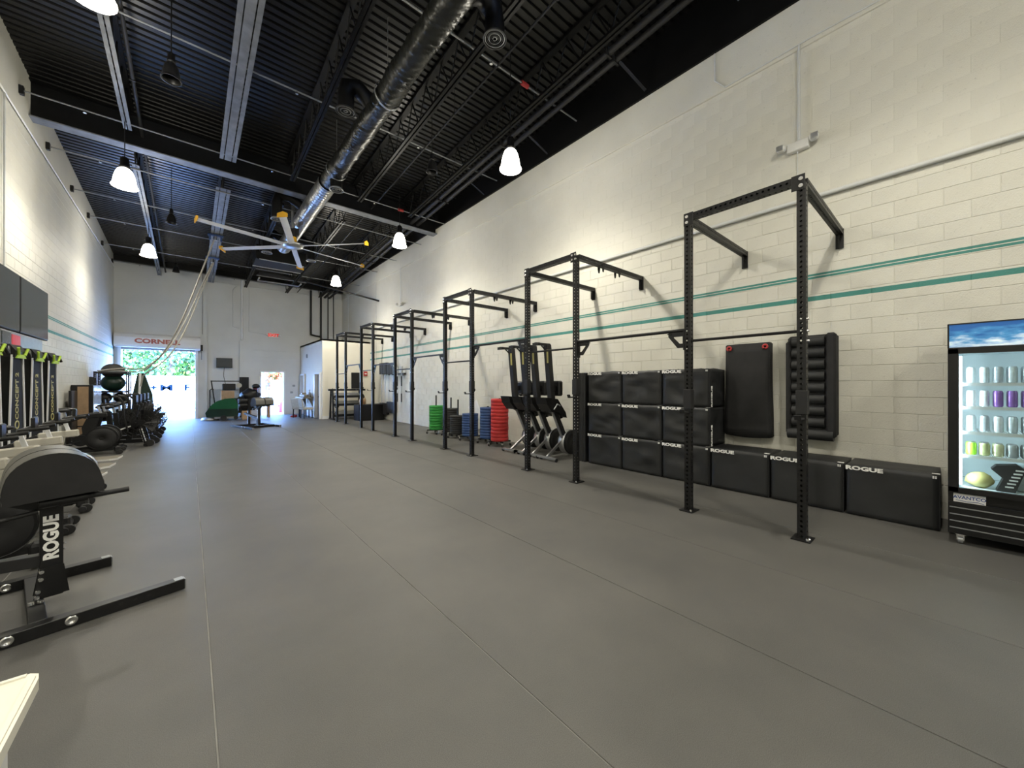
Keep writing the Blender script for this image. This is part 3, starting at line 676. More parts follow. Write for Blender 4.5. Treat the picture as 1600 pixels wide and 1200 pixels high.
# ================================================================== SOFT BLOCKS
def soft(sx, sy, sz, seed, sag=.012):
    bm = bmesh.new(); bmesh.ops.create_cube(bm, size=1); bmesh.ops.subdivide_edges(bm, edges=bm.edges[:], cuts=11, use_grid_fill=True)
    sd_ = Vector((seed*3.7, seed*1.3, 0))
    for v in bm.verts:
        p = v.co.copy(); e = 0.02
        d = [abs(abs(c)-.5) < 1e-4 for c in p]
        q = Vector((p.x*sx, p.y*sy, p.z*sz))
        nrm = Vector([math.copysign(1, p[i]) if d[i] else 0 for i in range(3)])
        inner = 1
        for i in range(3):
            if not d[i]: inner *= min(1, (0.5-abs(p[i]))*5)
        if sum(d) >= 2: q -= nrm*.006
        elif nrm.length:
            w1 = noise.noise(Vector((p.x*1.5, p.y*2.2+p.z*1.6, p.z*2.6-p.y))+sd_)
            w2 = 1-abs(noise.noise(Vector((p.x*2, p.y*2.2-p.z*1.2, p.z*3.2+p.y*.8))+sd_*2))
            q += nrm*inner*(w1*.018+(w2**6)*.016-.008)*(sag/.012)
        v.co = q
    me = bpy.data.meshes.new('cover'); bm.to_mesh(me); bm.free(); me.polygons.foreach_set('use_smooth', [True]*len(me.polygons)); me.materials.append(MT['vinyl']); return me
SX, SY, SZ = .61, .755, .605
BF = 6.03
ybs = [.08, .855, 1.63, 2.405, 3.18, 3.955]
nb = 0
posn = ['nearest the cooler', 'second from the cooler', 'third from the cooler', 'in the right column', 'in the middle column', 'in the left column']
lev = ['bottom', 'middle', 'top']
for c, y in enumerate(ybs):
    for l in range(1 if c < 3 else 3):
        lb = ('black soft foam plyo block of the single low row, %s' % posn[c]) if c < 3 else ('black soft foam plyo block, %s row, %s of the tall stack' % (lev[l], posn[c]))
        t = thing('foam_block', lb, 'foam block', (BF, y+SY/2+.005, l*.602), 0, 'soft foam plyo blocks')
        ob('cover', soft(SX, SY, SZ-.006, nb, (.024 if l else .016) if c > 2 else .004), t, loc=(SX/2, 0, SZ/2))
        zt_ = SZ-.075
        letter('ROGUE', 'print_white', .062, (-.014, SY/2-.16 if c != 3 or l == 0 else SY/2-.16, zt_+.035), (0, -1, 0), (0, 0, 1), t, 1.55, .003)
        mk = MB()
        for a, b in ((0, 0), (.018, 0), (0, .018), (.018, .018)): mk.box((-.012, -SY/2+.03+a, SZ-.04+b*.8), (.003, .013, .011))
        mk.box((.03, -SY/2+.03, SZ+.002), (.05, .06, .002))
        ob('edge_print', mk, t, 'print_white')
        ob('zip_flap', MB().box((.0, -SY/2+.003, SZ/2), (.012, .006, SZ-.03)), t, 'steel_matte')
        if c == 3 and l > 0: letter('ROGUE', 'print_white', .062, (.055, -SY/2-.012, .17), (0, 0, 1), (-1, 0, 0), t, 1.55, .003)
        nb += 1
t = thing('foam_block', 'tall thin folded foam panel at the far left end of the block stack', 'foam block', (BF+.01, 4.80, 0))
for q in range(3): ob('fold', MB().box((.3, .03+.055*q, .9), (.6, .05, 1.80), None, .012), t, 'vinyl')
# ================================================================== WALL MATS
def slab(sx, sy, sz, seed):
    bm = bmesh.new(); bmesh.ops.create_cube(bm, size=1); bmesh.ops.subdivide_edges(bm, edges=bm.edges[:], cuts=9, use_grid_fill=True)
    for v in bm.verts:
        p = v.co.copy(); q = Vector((p.x*sx, p.y*sy, p.z*sz)); z = .5-p.z
        if p.x < -.49: q.x -= .02*math.sin(PI*min(1, z*1.1))+.03*z*z*(1-4*p.y*p.y)
        if p.z < -.49: q.z += .02*(p.y*2)**2
        q.y *= 1+.03*z-.02*math.sin(z*5)
        for i in range(3):
            pass
        v.co = q
    bmesh.ops.bevel(bm, geom=[e for e in bm.edges if e.calc_face_angle(0) > 1.0], offset=.014, segments=3, affect='EDGES')
    me = bpy.data.meshes.new('pad'); bm.to_mesh(me); bm.free(); me.polygons.foreach_set('use_smooth', [True]*len(me.polygons)); me.materials.append(MT['foam']); return me
t = thing('exercise_mat', 'stack of black exercise mats hung flat on the wall by two red eyelets', 'mat', (XR-.10, 2.05, 1.47), 0)
ob('mat_body', slab(.14, .61, 1.44, 1), t)
for s_ in (-1, 1):
    g = MB().lathe([(.016, -.006), (.038, -.006), (.042, 0), (.038, .006), (.016, .006)], frameM((-.085, s_*.245, .655), (0, 1, 0), (0, 0, 1)), 18, True)
    ob('eyelet', g, t, 'red_paint'); ob('hook', MB().cyl((-.04, s_*.245, .64), (-.13, s_*.235, .62), .008, .008, 8), t, 'black_steel')
t = thing('folded_mat', 'thick black folding mat with horizontal bolster ribs hanging right of the flat mats', 'mat', (XR-.14, 1.26, 1.55), 0)
mb = MB().box((.03, 0, 0), (.16, .54, 1.38), None, .03); ob('backing', mb, t, 'foam')
ob('side_flap', MB().box((-.06, -.215, 0), (.10, .11, 1.40), None, .025), t, 'foam'); ob('side_flap', MB().box((-.05, .25, -.03), (.12, .06, 1.30), None, .025), t, 'foam')
for k in range(8):
    z = .60-.158*k
    ob('bolster', MB().tube([(-.05, -.15, z), (-.05, .21, z)], .068, 16), t, 'vinyl')
ob('bottom_roll', MB().tube([(-.06, -.24, -.67), (-.06, .26, -.67)], .075, 18), t, 'vinyl')
tag(ob('wall_pad', MB().box((-.0, 0, 0), (.02, .42, 1.1)), None, 'steel_matte', (XR-.02, 1.75, 1.3)), 'x', 'mat')
bpy.data.objects.remove(bpy.data.objects['wall_pad'])
# ================================================================== DRINKS COOLER
CX, CY1, CY0, CZ = 5.72, .03, -1.27, 2.15; CW = CY1-CY0; CDp = .80
t = thing('drinks_cooler', 'black glass-door drinks cooler with blue picture header at the right edge', 'cooler', (CX, (CY1+CY0)/2, 0))
h = CW/2
mb = MB(); mb.box((CDp/2, h-.02, 1.12), (CDp, .04, 2.04)).box((CDp/2, -h+.02, 1.12), (CDp, .04, 2.04)).box((CDp-.02, 0, 1.12), (.04, CW, 2.04)).box((CDp/2, 0, 2.12), (CDp, CW, .05)).box((CDp/2+.02, 0, .32), (CDp-.04, CW, .44))
ob('cabinet', mb, t, 'black_plastic')
ln = MB().box((CDp/2+.02, h-.045, 1.22), (CDp-.14, .006, 1.34)).box((CDp/2+.02, -h+.045, 1.22), (CDp-.14, .006, 1.34)).box((CDp-.045, 0, 1.22), (.006, CW-.08, 1.34)).box((CDp/2, 0, 1.885), (CDp-.1, CW-.08, .006)).box((CDp/2, 0, .545), (CDp-.1, CW-.08, .006))
ob('liner', ln, t, 'cooler_inside')
hd = ob('header_sign', MB().box((-.005, 0, 2.035), (.03, CW-.012, .225), None, .004), t, 'header_picture')
ob('header_frame', MB().box((.0, 0, 2.15), (.05, CW, .012)).box((0, h-.004, 2.035), (.05, .012, .235)).box((0, -h+.004, 2.035), (.05, .012, .235)).box((0, 0, 1.915), (.05, CW, .012)), t, 'black_plastic')
df = MB().box((-.02, h-.035, 1.21), (.05, .07, 1.40), None, .004).box((-.02, 0, 1.21), (.05, .09, 1.40), None, .004).box((-.02, -h+.035, 1.21), (.05, .07, 1.40), None, .004).box((-.02, 0, 1.885), (.05, CW, .05)).box((-.02, 0, .535), (.05, CW, .05))
df.box((-.03, .09, 1.2), (.02, .02, .35)).box((-.03, -.09, 1.2), (.02, .02, .35))
d = ob('door_frame', df, t, 'black_plastic')
for s_ in (-1, 1): ob('glass_pane', MB().box((-.02, s_*h/2, 1.21), (.006, h-.10, 1.32)), d, 'clear_glass')
sh_z = [1.574, 1.345, 1.10, .871]
for z in sh_z:
    s1 = MB().box((.07, 0, z-.012), (.012, CW-.1, .03))
    for q in range(44): s1.box((.36, -h+.06+q*(CW-.12)/43, z-.006), (.56, .006, .006))
    ob('shelf', s1, t, 'white_plastic')
for s_ in (-1, 1): ob('led_strip', MB().box((.03, s_*(h-.082), 1.21), (.016, .018, 1.26)), t, 'led_white')
lp = ob('badge', MB().box((-.003, h-.135, .455), (.006, .20, .085), None, .002), t, 'print_white')
letter('AVANTCO', 'navy_print', .042, (-.0075, h-.135, .460), (0, -1, 0), (0, 0, 1), t, 1.0, .001)
ob('badge_swoosh', MB().tube([(-.008, h-.05, .432), (-.008, h-.12, .425), (-.008, h-.19, .432), (-.008, h-.225, .420)], .0025, 5), t, 'navy_print')
ob('grille', MB().box((-.0, 0, .255), (.03, CW-.01, .31), None, .004), t, 'black_plastic')
for q in range(4):
    ob('grille_slat', MB().bar((-.022, -h+.02, .36-.066*q), (-.022, h-.01, .36-.066*q), .012, .008), t, 'grey_metal')
for y in (-h+.08, h-.08):
    ca = MB().box((.06, y, .095), (.06, .07, .02)).box((.06, y, .06), (.05, .05, .06)); c_ = ob('caster_fork', ca, t, 'chrome'); ob('caster_wheel', MB().cyl((.05, y-.018, .036), (.05, y+.018, .036), .036, .036, 16), c_, 'grey_metal')
for x, y in ((.06, h-.08), (.06, -h+.08), (.7, h-.08), (.7, -h+.08)): pass
for y in (-h+.08, h-.08): ob('caster_wheel', MB().box((.7, y, .08), (.05, .05, .04)).cyl((.7, y-.018, .036), (.7, y+.018, .036), .036, .036, 12), t, 'grey_metal')
al = bpy.data.lights.new('cooler_tube', 'AREA'); al.shape = 'RECTANGLE'; al.size = .03; al.size_y = 1.2; al.energy = 9; al.color = (.8, .93, 1)
for s_ in (-1, 1):
    a = bpy.data.objects.new('cooler_tube_light', al); COL.objects.link(a); a.location = (CX+.07, (CY0+CY1)/2+s_*(h-.075), 1.21); a.rotation_euler = (PI/2, 0, PI/2*s_ if s_ < 0 else PI/2)
    dirv = Vector((.55, -s_, 0)).normalized(); zx = -dirv; yx = Vector((0, 0, 1)); a.matrix_world = Matrix((yx.cross(zx), yx, zx)).transposed().to_4x4(); a.location = (CX+.07, (CY0+CY1)/2+s_*(h-.085), 1.21)
CC = {'clear silver': (.55, .62, .64), 'white': (.75, .78, .8), 'purple': (.22, .10, .36), 'silver grey': (.42, .47, .5), 'lime green': (.35, .75, .06), 'olive': (.42, .45, .22), 'pale yellow': (.62, .62, .38), 'dull grey': (.33, .36, .36)}
for n_, c_ in CC.items(): mat('can_'+n_.replace(' ', '_'), c_, .3, .35, 0, 0, .1, 30)
rows = [('top shelf', ['clear silver', 'clear silver', 'silver grey', 'clear silver', 'silver grey', 'clear silver']), ('second shelf', ['white', 'white', 'purple', 'purple', 'purple', 'purple']), ('third shelf', ['clear silver', 'silver grey', 'white', 'clear silver', 'silver grey', 'white']), ('fourth shelf', ['lime green', 'olive', 'pale yellow', 'dull grey', 'dull grey', 'olive'])]
canm = {}
def can_mesh(m, hh=.155, r=.031):
    if (m, hh) not in canm:
        b = MB().lathe([(0, .002), (r*.78, 0), (r, .012), (r, hh-.018), (r*.8, hh-.002)], None, 18).mesh('body', m)
        c = MB().lathe([(r*.8, hh-.003), (r*.8, hh), (r*.74, hh-.003), (0, hh-.004)], None, 18).mesh('lid', 'aluminium')
        canm[(m, hh)] = (b, c)
    return canm[(m, hh)]
od = ['leftmost', 'second from left', 'third from left', 'fourth from left', 'fifth from left', 'sixth from left']
for (sn, cl), z in zip(rows, sh_z):
    for i, c in enumerate(cl):
        m_ = 'can_'+c.replace(' ', '_'); hh = .155 if z > 1 else .122
        for dep in (0, 1):
            q = thing('drink_can', '%s drink can, %s in the %s row of the cooler %s' % (c, od[i], 'front' if dep == 0 else 'second', sn), 'can', (CX+.14+.085*dep, CY1-.15-.082*i, z+.001), 0, 'cans on the cooler '+sn)
            b_, c_ = can_mesh(m_, hh, .031 if hh > .14 else .035)
            ob('can_body', b_, q); ob('can_lid', c_, q)
tag(ob('snack_bag', MB().prism([(0, 0), (.11, 0), (.17, .22), (.12, .26), (.0, .24), (-.03, .2), (.04, .12)], (CX+.16, CY1-.30, .552), (0, -1, 0), (0, 0, 1), .12), None, 'dust'), 'grey and dark curved bag standing on the cooler floor', 'bag')
bpy.data.objects['snack_bag'].data.materials[0] = MT['steel_matte']
sg = bpy.data.objects['snack_bag']
for q in range(6): ob('stripe', MB().box((CX+.097, CY1-.375-.012*q, .60+.032*q), (.004, .05, .013)), sg, 'print_white')
tag(ob('yellow_bag', MB().ball((0, 0, .075), .09, 14, 10, (.8, 1, .85), .15), None, 'yellow_print', (CX+.18, CY1-.20, .552)), 'crumpled yellow bag at the bottom left of the cooler', 'bag')
tag(ob('grey_carton', MB().box((0, 0, .12), (.14, .16, .23), None, .01), None, 'can_dull_grey', (CX+.25, CY1-.50, .552)), 'grey carton behind the striped bag in the cooler', 'carton')
tag(ob('blue_carton', MB().box((0, 0, .04), (.12, .14, .075), None, .006), None, 'blue_rubber', (CX+.14, CY1-.58, .552)), 'small blue carton low at the right of the cooler floor', 'carton')
# ================================================================== BUMPER PLATES
def plate_mesh(m, r, th, hub=True):
    b = MB().lathe([(.028, th*.12), (.055, th*.1), (.058, 0), (r*.975, 0), (r, th*.08), (r, th*.92), (r*.975, th), (.058, th), (.055, th*.9), (.028, th*.88)], None, 36, True).mesh('plate', m)
    c = MB().lathe([(.026, th*.1), (.05, th*.1), (.05, th*.9), (.026, th*.9)], None, 16, True).mesh('hub_ring', 'aluminium')
    return b, c
def dolly(x, y, lb, r=.20, post=None):
    t = thing('plate_dolly', lb, 'dolly', (x, y, 0), .35, 'wheeled dollies under the plate stacks')
    ob('cross_frame', MB().bar((-r, -r, .115), (r, r, .115), .05, .03).bar((-r, r, .115), (r, -r, .115), .05, .03), t, 'black_steel')
    for a in (-1, 1):
        for b in (-1, 1):
            ob('caster_fork', MB().box((a*r, b*r, .085), (.045, .045, .03)).box((a*r, b*r, .055), (.03, .036, .05)), t, 'chrome'); ob('caster_wheel', MB().cyl((a*r, b*r-.014, .033), (a*r, b*r+.014, .033), .033, .033, 14), t, 'rubber_black')
    ob('spindle', MB().cyl((0, 0, .12), (0, 0, post or .5), .022, .022, 12), t, 'black_steel')
def stack(x, y, m, cname, n, th, lb, r=.225, post=None, z0=.131):
    dolly(x, y, 'low wheeled dolly with casters under the %s' % lb, .20, post or z0+n*th+.012)
    pm = plate_mesh(m, r, th-.002)
    nums = ['bottom', 'second from the bottom', 'third from the bottom', 'fourth from the bottom', 'fifth from the bottom', 'sixth from the bottom', 'seventh from the bottom', 'eighth from the bottom', 'ninth from the bottom', 'tenth from the bottom', 'eleventh from the bottom', 'twelfth from the bottom', 'thirteenth from the bottom']
    for i in range(n):
        nm = 'top' if i == n-1 else nums[i]
        t = thing('bumper_plate', '%s bumper plate, %s of the %s' % (cname, nm, lb), 'weight plate', (x+random.uniform(-.004, .004), y+random.uniform(-.004, .004), z0+i*th), random.uniform(0, 6), lb)
        ob('plate_body', pm[0], t); ob('hub_ring', pm[1], t)
stack(6.02, 7.52, 'red_rubber', 'red', 12, .089, 'tall red plate stack')
stack(6.08, 8.10, 'blue_rubber', 'dark blue', 11, .075, 'tall blue plate stack', .215, .98)
stack(5.98, 8.80, 'blue_rubber', 'blue', 9, .069, 'short blue plate stack', .225)
stack(6.0, 9.46, 'rubber_black', 'black', 9, .058, 'black plate stack beside the blue ones', .235, 1.12)
stack(6.12, 10.05, 'rubber_black', 'black', 10, .07, 'black plate stack beside the green one', .22, 1.16)
stack(5.98, 10.72, 'green_rubber', 'green', 9, .085, 'green plate stack', .22, 1.22)
tag(ob('foam_wedge', MB().bar((0, -.25, 0), (.0, .15, .72), .5, .05, (1, 0, 0), .01), None, 'white_plastic', (6.42, 9.15, .28)), 'white tilted board leaning on the wall behind the plate stacks', 'board')
# ================================================================== UPRIGHT ROWERS (stored on end)
def rower(x, y, lb, rz=0):
    t = thing('rowing_machine', lb, 'rowing machine', (x, y, 0), rz, 'rowing machines stored on end')
    # local: +x towards the wall, machine stands in the x-z plane
    Y = (0, 1, 0)
    ob('rail', MB().bar((.14, 0, 1.10), (0, 0, 2.38), .12, .12, Y, .006), t, 'steel_matte')
    ob('rail_sticker', MB().bar((-.052, -.063, 2.0), (-.066, -.063, 2.27), .004, .045, (1, 0, 0)), t, 'yellow_print')
    ob('rear_foot', MB().bar((-.34, 0, 2.38), (.06, 0, 2.38), .06, .05).bar((-.18, 0, 2.36), (-.02, 0, 2.24), .02, .02).bar((-.32, -.08, 2.37), (-.32, .08, 2.37), .05, .06), t, 'black_plastic')
    ob('seat', MB().box((.30, 0, 1.48), (.13, .24, .32), None, .03), t, 'black_plastic')
    ob('seat_bracket', MB().box((.20, 0, 1.48), (.12, .06, .1)), t, 'black_plastic')
    ob('foot_plate', MB().prism([(-.20, 1.30), (.16, 1.26), (.40, .98), (.44, .86), (.34, .90), (.14, 1.0), (-.02, 1.0), (-.16, 1.16)], (0, 0, 0), (1, 0, 0), (0, 0, 1), .30), t, 'black_plastic')
    ob('foot_strap', MB().tube([(.02, -.17, 1.05), (.10, -.19, 1.16), (.20, -.17, 1.12)], .016, 6), t, 'grey_metal')
    ob('front_frame', MB().bar((.16, 0, 1.1), (.52, 0, .45), .08, .10, Y, .006), t, 'steel_matte')
    ob('chrome_rail', MB().bar((.09, -.03, 1.05), (.42, -.03, .42), .02, .05, Y), t, 'grey_metal')
    ob('flywheel', MB().cyl((.68, -.11, .32), (.68, .11, .32), .26, .26, 32), t, 'black_plastic')
    ob('flywheel_grille', MB().lathe([(.05, 0), (.06, .012), (.2, .012), (.235, .004), (.245, -.01)], frameM((.68, -.112, .32), (1, 0, 0), (0, 0, 1)), 28), t, 'steel_matte')
    ob('flywheel_rim', MB().lathe([(.262, -.075), (.268, -.075), (.268, .075), (.262, .075)], frameM((.68, 0, .32), (1, 0, 0), (0, 0, 1)), 32, True), t, 'aluminium')
    ob('monitor_arm', MB().tube([(.20, 0, .92), (.34, 0, .84), (.46, 0, .86)], .02, 8), t, 'black_plastic')
    ob('front_leg', MB().bar((.44, 0, .36), (.0, 0, .07), .05, .04, Y), t, 'aluminium'); ob('foot_bar', MB().bar((-.02, -.27, .06), (-.02, .27, .06), .05, .04), t, 'grey_metal')
    for s_ in (-.27, .27): ob('transport_wheel', MB().cyl((-.02, s_-.012, .036), (-.02, s_+.012, .036), .035, .035, 14), t, 'rubber_black')
    return t
rower(5.62, 6.593, 'leftmost of the four rowing machines stored upright beside the red plates')
rower(5.62, 6.198, 'second from left of the four rowing machines stored upright by the rig')
rower(5.62, 5.87, 'third from left of the four rowing machines stored upright, behind a rig upright')
rower(5.60, 5.43, 'rightmost rowing machine stored upright, next to the foam block stack')
# ================================================================== FAR RIGHT WALL: bar storage, shelf rack, panels
for i, (y, zb_, zt2, lb) in enumerate([(16.65, .30, 2.50, 'left'), (16.25, .30, 2.50, 'second'), (15.85, .42, 2.38, 'third'), (15.45, .42, 2.38, 'right')]):
    t = thing('barbell', 'black-ended barbell hanging upright on the right wall, %s of the four' % {'left': 'farthest', 'second': 'second farthest', 'third': 'second nearest', 'right': 'nearest'}[lb], 'barbell', (XR-.12, y, 0), 0, 'barbells hung on the wall')
    ob('shaft', MB().cyl((0, 0, zb_+.3), (0, 0, zt2-.3), .016, .016, 10), t, 'aluminium')
    ob('sleeve', MB().cyl((0, 0, zt2-.42), (0, 0, zt2), .025, .025, 12), t, 'black_steel'); ob('sleeve', MB().cyl((0, 0, zb_), (0, 0, zb_+.4), .025, .025, 12), t, 'black_steel')
for i, (y, z0_, z1_, lb) in enumerate([(16.45, .24, .74, 'lower black foam bar holder block nearer the office box'), (15.65, .34, .82, 'lower black foam bar holder block nearer the rig'), (16.45, 2.02, 2.52, 'upper black bar holder block nearer the office box'), (15.65, 2.0, 2.44, 'upper black bar holder block nearer the rig')]):
    mb = MB()
    for q in range(4): mb.box((0, -.29+q*.19, 0), (.16, .18, z1_-z0_), None, .01)
    tag(ob('bar_holder', mb, None, 'steel_matte', (XR-.09, y, (z0_+z1_)/2)), lb, 'rack', 'barbell holder blocks')
t = thing('bar_hanger', 'black wall bracket with two short pale bars hanging from it', 'rack', (XR-.08, 14.75, 2.0))
ob('bracket', MB().box((0, 0, 0), (.10, .8, .07)), t, 'black_steel')
for y in (-.2, .2): ob('hanging_bar', MB().cyl((-.05, y, .15), (-.05, y, -1.2), .018, .018, 10).cyl((-.05, y, .05), (-.05, y, .3), .05, .05, 12), t, 'aluminium'); ob('grip_band', MB().cyl((-.05, y, -.1), (-.05, y, -.5), .024, .024, 10).cyl((-.05, y, -.8), (-.05, y, -1.15), .024, .024, 10), t, 'black_steel')
t = thing('storage_rack', 'black steel storage rack with grey sloped shelves against the office box', 'rack', (5.42, 17.95, 0))
for x in (-.62, .62):
    ob('side_frame', MB().bar((x, -.28, 0), (x, -.12, 1.32), .07, .06).bar((x, .28, 0), (x, .12, 1.32), .07, .06).box((x, 0, .03), (.07, .7, .06)), t, 'black_steel')
for z in (.25, .72, 1.08): ob('shelf', MB().bar((-.6, -.05, z), (.6, -.05, z), .42, .025, (0, -.5, 1)), t, 'grey_metal'); ob('shelf_lip', MB().box((0, -.26, z-.06), (1.2, .03, .1)), t, 'black_steel')
ob('top_rail', MB().box((0, -.13, 1.32), (1.6, .07, .08)), t, 'black_steel')
for i, (x, z) in enumerate([(-.60, .93), (-.55, .56), (-.58, .2), (.66, .95), (.62, .55)]):
    mb = MB().tube([(0, 0, -.13), (.02, 0, 0), (.02, 0, .13)], .03, 8).lathe([(.06, -.02), (.10, 0), (.06, .02)], frameM((0, 0, .0), (1, 0, 0), (0, 0, 1)), 16, True)
    tag(ob('resistance_band', mb, None, 'rubber_black', (5.42+x+(.05 if x < 0 else -.05), 17.62, z+.05)), 'black looped band hanging on the %s side of the storage rack, %s' % ('left' if x < 0 else 'right', ['top', 'middle', 'bottom', 'top', 'middle'][i]), 'band', 'bands on the storage rack')
tag(ob('black_bin', MB().box((0, 0, .35), (1.1, .7, .70), None, .02), None, 'black_plastic', (6.02, 16.75, 0)), 'low wide black crate at the wall beside the storage rack', 'crate')
t = thing('breaker_panel', 'black narrow panel on the office box wall by the red alarm', 'panel', (5.95, OY-.05, 1.75))
ob('panel_body', MB().box((0, 0, 0), (.36, .08, .75), None, .01), t, 'black_steel')
t = thing('fire_alarm', 'small red fire alarm box on the office wall behind the rig', 'alarm', (6.42, OY-.04, 2.08)); ob('alarm_body', MB().box((0, 0, 0), (.17, .07, .22), None, .01), t, 'red_paint'); ob('alarm_front', MB().box((0, -.04, .0), (.1, .01, .06)), t, 'print_white')
t = thing('cleaning_shelf', 'small orange and brown bottles on top of the black crate', 'bottles', (5.72, 16.7, .70))
for i, (x, c) in enumerate(((-.1, 'cardboard'), (0, 'wood'), (.1, 'cardboard'))): ob('bottle', MB().lathe([(0, 0), (.05, 0), (.05, .2), (.02, .25), (.02, .3), (0, .3)], Matrix.Translation((x, 0, 0)), 12), t, c)
# ================================================================== BACK WALL AREA
t = thing('exit_sign', 'glowing red EXIT sign high on the back wall', 'sign', (3.28, YE-.03, 4.10)); ob('sign_housing', MB().box((0, 0, 0), (.42, .06, .24), None, .01), t, 'white_plastic')
letter('EXIT', 'exit_red', .20, (0, -.035, 0), (1, 0, 0), (0, 0, 1), t, 1.2, .012); 
for s_ in (-1, 1): ob('lamp_head', MB().box((s_*.27, -.02, 0), (.1, .07, .07), None, .015), t, 'white_plastic')
t = thing('wall_screen', 'small black television on the back wall above the floor scrubber', 'television', (1.26, YE-.12, 2.6)); ob('screen_frame', MB().box((0, 0, 0), (.62, .07, .46), None, .01), t, 'black_plastic'); ob('screen_glass', MB().box((0, -.038, .01), (.57, .006, .38)), t, 'screen')
ob('power_cable', MB().tube([(0, .0, -.23), (-.03, .04, -.6), (.05, .06, -1.0)], .01, 5), t, 'steel_matte')
# floor scrubber
t = thing('floor_scrubber', 'green and black walk-behind floor scrubber parked by the back wall', 'floor scrubber', (1.22, 20.9, 0), -.25)
bd = MB()
bd.prism([(-.62, .16), (-.66, .34), (-.52, .60), (-.30, .80), (.0, .92), (.35, .94), (.50, .80), (.52, .5), (.46, .16)], (0, 0, 0), (1, 0, 0), (0, 0, 1), .62)
me = bd.mesh('lower', 'darkgreen'); ob('lower_tank', MB().prism([(-.62, .14), (-.66, .34), (-.56, .50), (.52, .50), (.48, .14)], (0, 0, 0), (1, 0, 0), (0, 0, 1), .62), t, 'darkgreen')
ob('upper_tank', MB().prism([(-.57, .50), (-.45, .68), (-.26, .84), (.02, .94), (.30, .96), (.42, .86), (.52, .50)], (0, 0, 0), (1, 0, 0), (0, 0, 1), .58), t, 'green_plastic')
ob('control_column', MB().prism([(.42, .3), (.56, .3), (.66, .95), (.5, 1.02), (.36, .9)], (0, 0, 0), (1, 0, 0), (0, 0, 1), .4).bar((.6, -.3, 1.0), (.6, .3, 1.0), .04, .04), t, 'black_plastic')
ob('brush_deck', MB().cyl((-.55, 0, .03), (-.55, 0, .12), .34, .28, 24).box((.1, -.29, .12), (.9, .05, .08)), t, 'grey_metal')
for x in (-.02, .42):
    for y in (-.33, .33): ob('wheel', MB().cyl((x, y-.03, .11), (x, y+.03, .11), .11 if x < 0 else .08, None, 16), t, 'rubber_black')
t = thing('tool_rack', 'cluttered black wheeled tool cart behind the floor scrubber', 'cart', (1.5, 22.2, 0))
ob('cart_wheels', MB().cyl((-.55, -.2, .05), (-.55, .1, .05), .05, .05, 10).cyl((.4, -.2, .05), (.4, .1, .05), .05, .05, 10), t, 'rubber_black')
ob('cart_frame', MB().bar((-.55, 0, .1), (-.75, 0, 1.75), .05, .05).bar((.4, 0, .1), (.4, 0, 1.9), .04, .04).bar((-.75, 0, 1.72), (.55, 0, 1.72), .04, .05).bar((-.6, -.2, .5), (.45, -.2, .5), .4, .03), t, 'black_steel')
ob('bucket', MB().box((-.1, -.05, 1.45), (.5, .3, .3), None, .02), t, 'black_plastic'); ob('carton', MB().box((-.15, -.1, 1.05), (.5, .3, .45), None, .01), t, 'cardboard'); ob('dial', MB().cyl((.28, -.12, 1.52), (.28, -.17, 1.52), .11, .11, 18), t, 'cream_plastic')
ob('lower_bin', MB().box((.25, -.1, .35), (.4, .4, .6), None, .02), t, 'grey_metal'); ob('cloth', MB().ball((.15, -.2, .85), .16, 12, 8, (1.6, 1, .5), .3), t, 'grey_fabric')
t = thing('dust_mop', 'black-handled mop leaning against the wall left of the scrubber', 'mop', (.72, YE-.3, 0)); ob('handle', MB().tube([(0, 0, .05), (0, .1, 1.3), (.08, .1, 1.36), (.14, .1, 1.3)], .025, 8), t, 'black_plastic'); ob('mop_head', MB().box((.1, 0, .5), (.16, .06, .9), None, .02), t, 'grey_fabric')
t = thing('fire_extinguisher', 'red fire extinguisher on the back wall left of the side door', 'fire extinguisher', (2.50, YE-.2, 1.02))
ob('cylinder', MB().lathe([(0, 0), (.07, 0), (.08, .03), (.08, .40), (.05, .47), (.02, .50), (0, .50)], None, 18), t, 'red_paint'); ob('valve', MB().box((0, -.01, .54), (.05, .09, .07)).tube([(0, -.06, .54), (-.1, -.06, .45), (-.1, -.03, .2)], .012, 6), t, 'black_plastic'); ob('instruction_label', MB().box((0, -.082, .22), (.09, .004, .14)), t, 'print_white')
t = thing('wall_mat', 'tall black mat hung on the back wall beside the extinguisher', 'mat', (2.04, YE-.14, 1.42)); ob('mat_sheet', MB().box((0, 0, 0), (.38, .05, 1.02), None, .008), t, 'foam')
t = thing('work_jacket', 'black jacket and cap heaped on the table behind the far bench', 'jacket', (2.15, 21.3, .80))
ob('jacket_body', MB().ball((0, 0, .26), .34, 18, 12, (1.15, .6, .85), .35), t, 'black_plastic'); ob('cap', MB().ball((.22, -.02, .68), .14, 14, 10, (1.2, 1, .8), .1).prism([(-.1, 0), (.1, 0), (.14, .1), (-.14, .1)], (.34, -.02, .63), (0, 1, 0), (1, 0, 0), .02), t, 'black_plastic')
t = thing('wooden_table', 'small brown wooden table behind the far hyperextension bench', 'table', (2.35, 21.4, 0)); ob('tabletop', MB().box((0, 0, .77), (1.2, .6, .05), None, .005), t, 'wood')
for x in (-.53, .53):
    for y in (-.24, .24): ob('leg', MB().box((x, y, .372), (.07, .07, .745)), t, 'wood')
tag(ob('floor_box', MB().box((0, 0, .28), (.34, .3, .56), None, .01), None, 'cardboard', (1.93, 20.6, 0)), 'upright brown cardboard box under the jacket table', 'box')
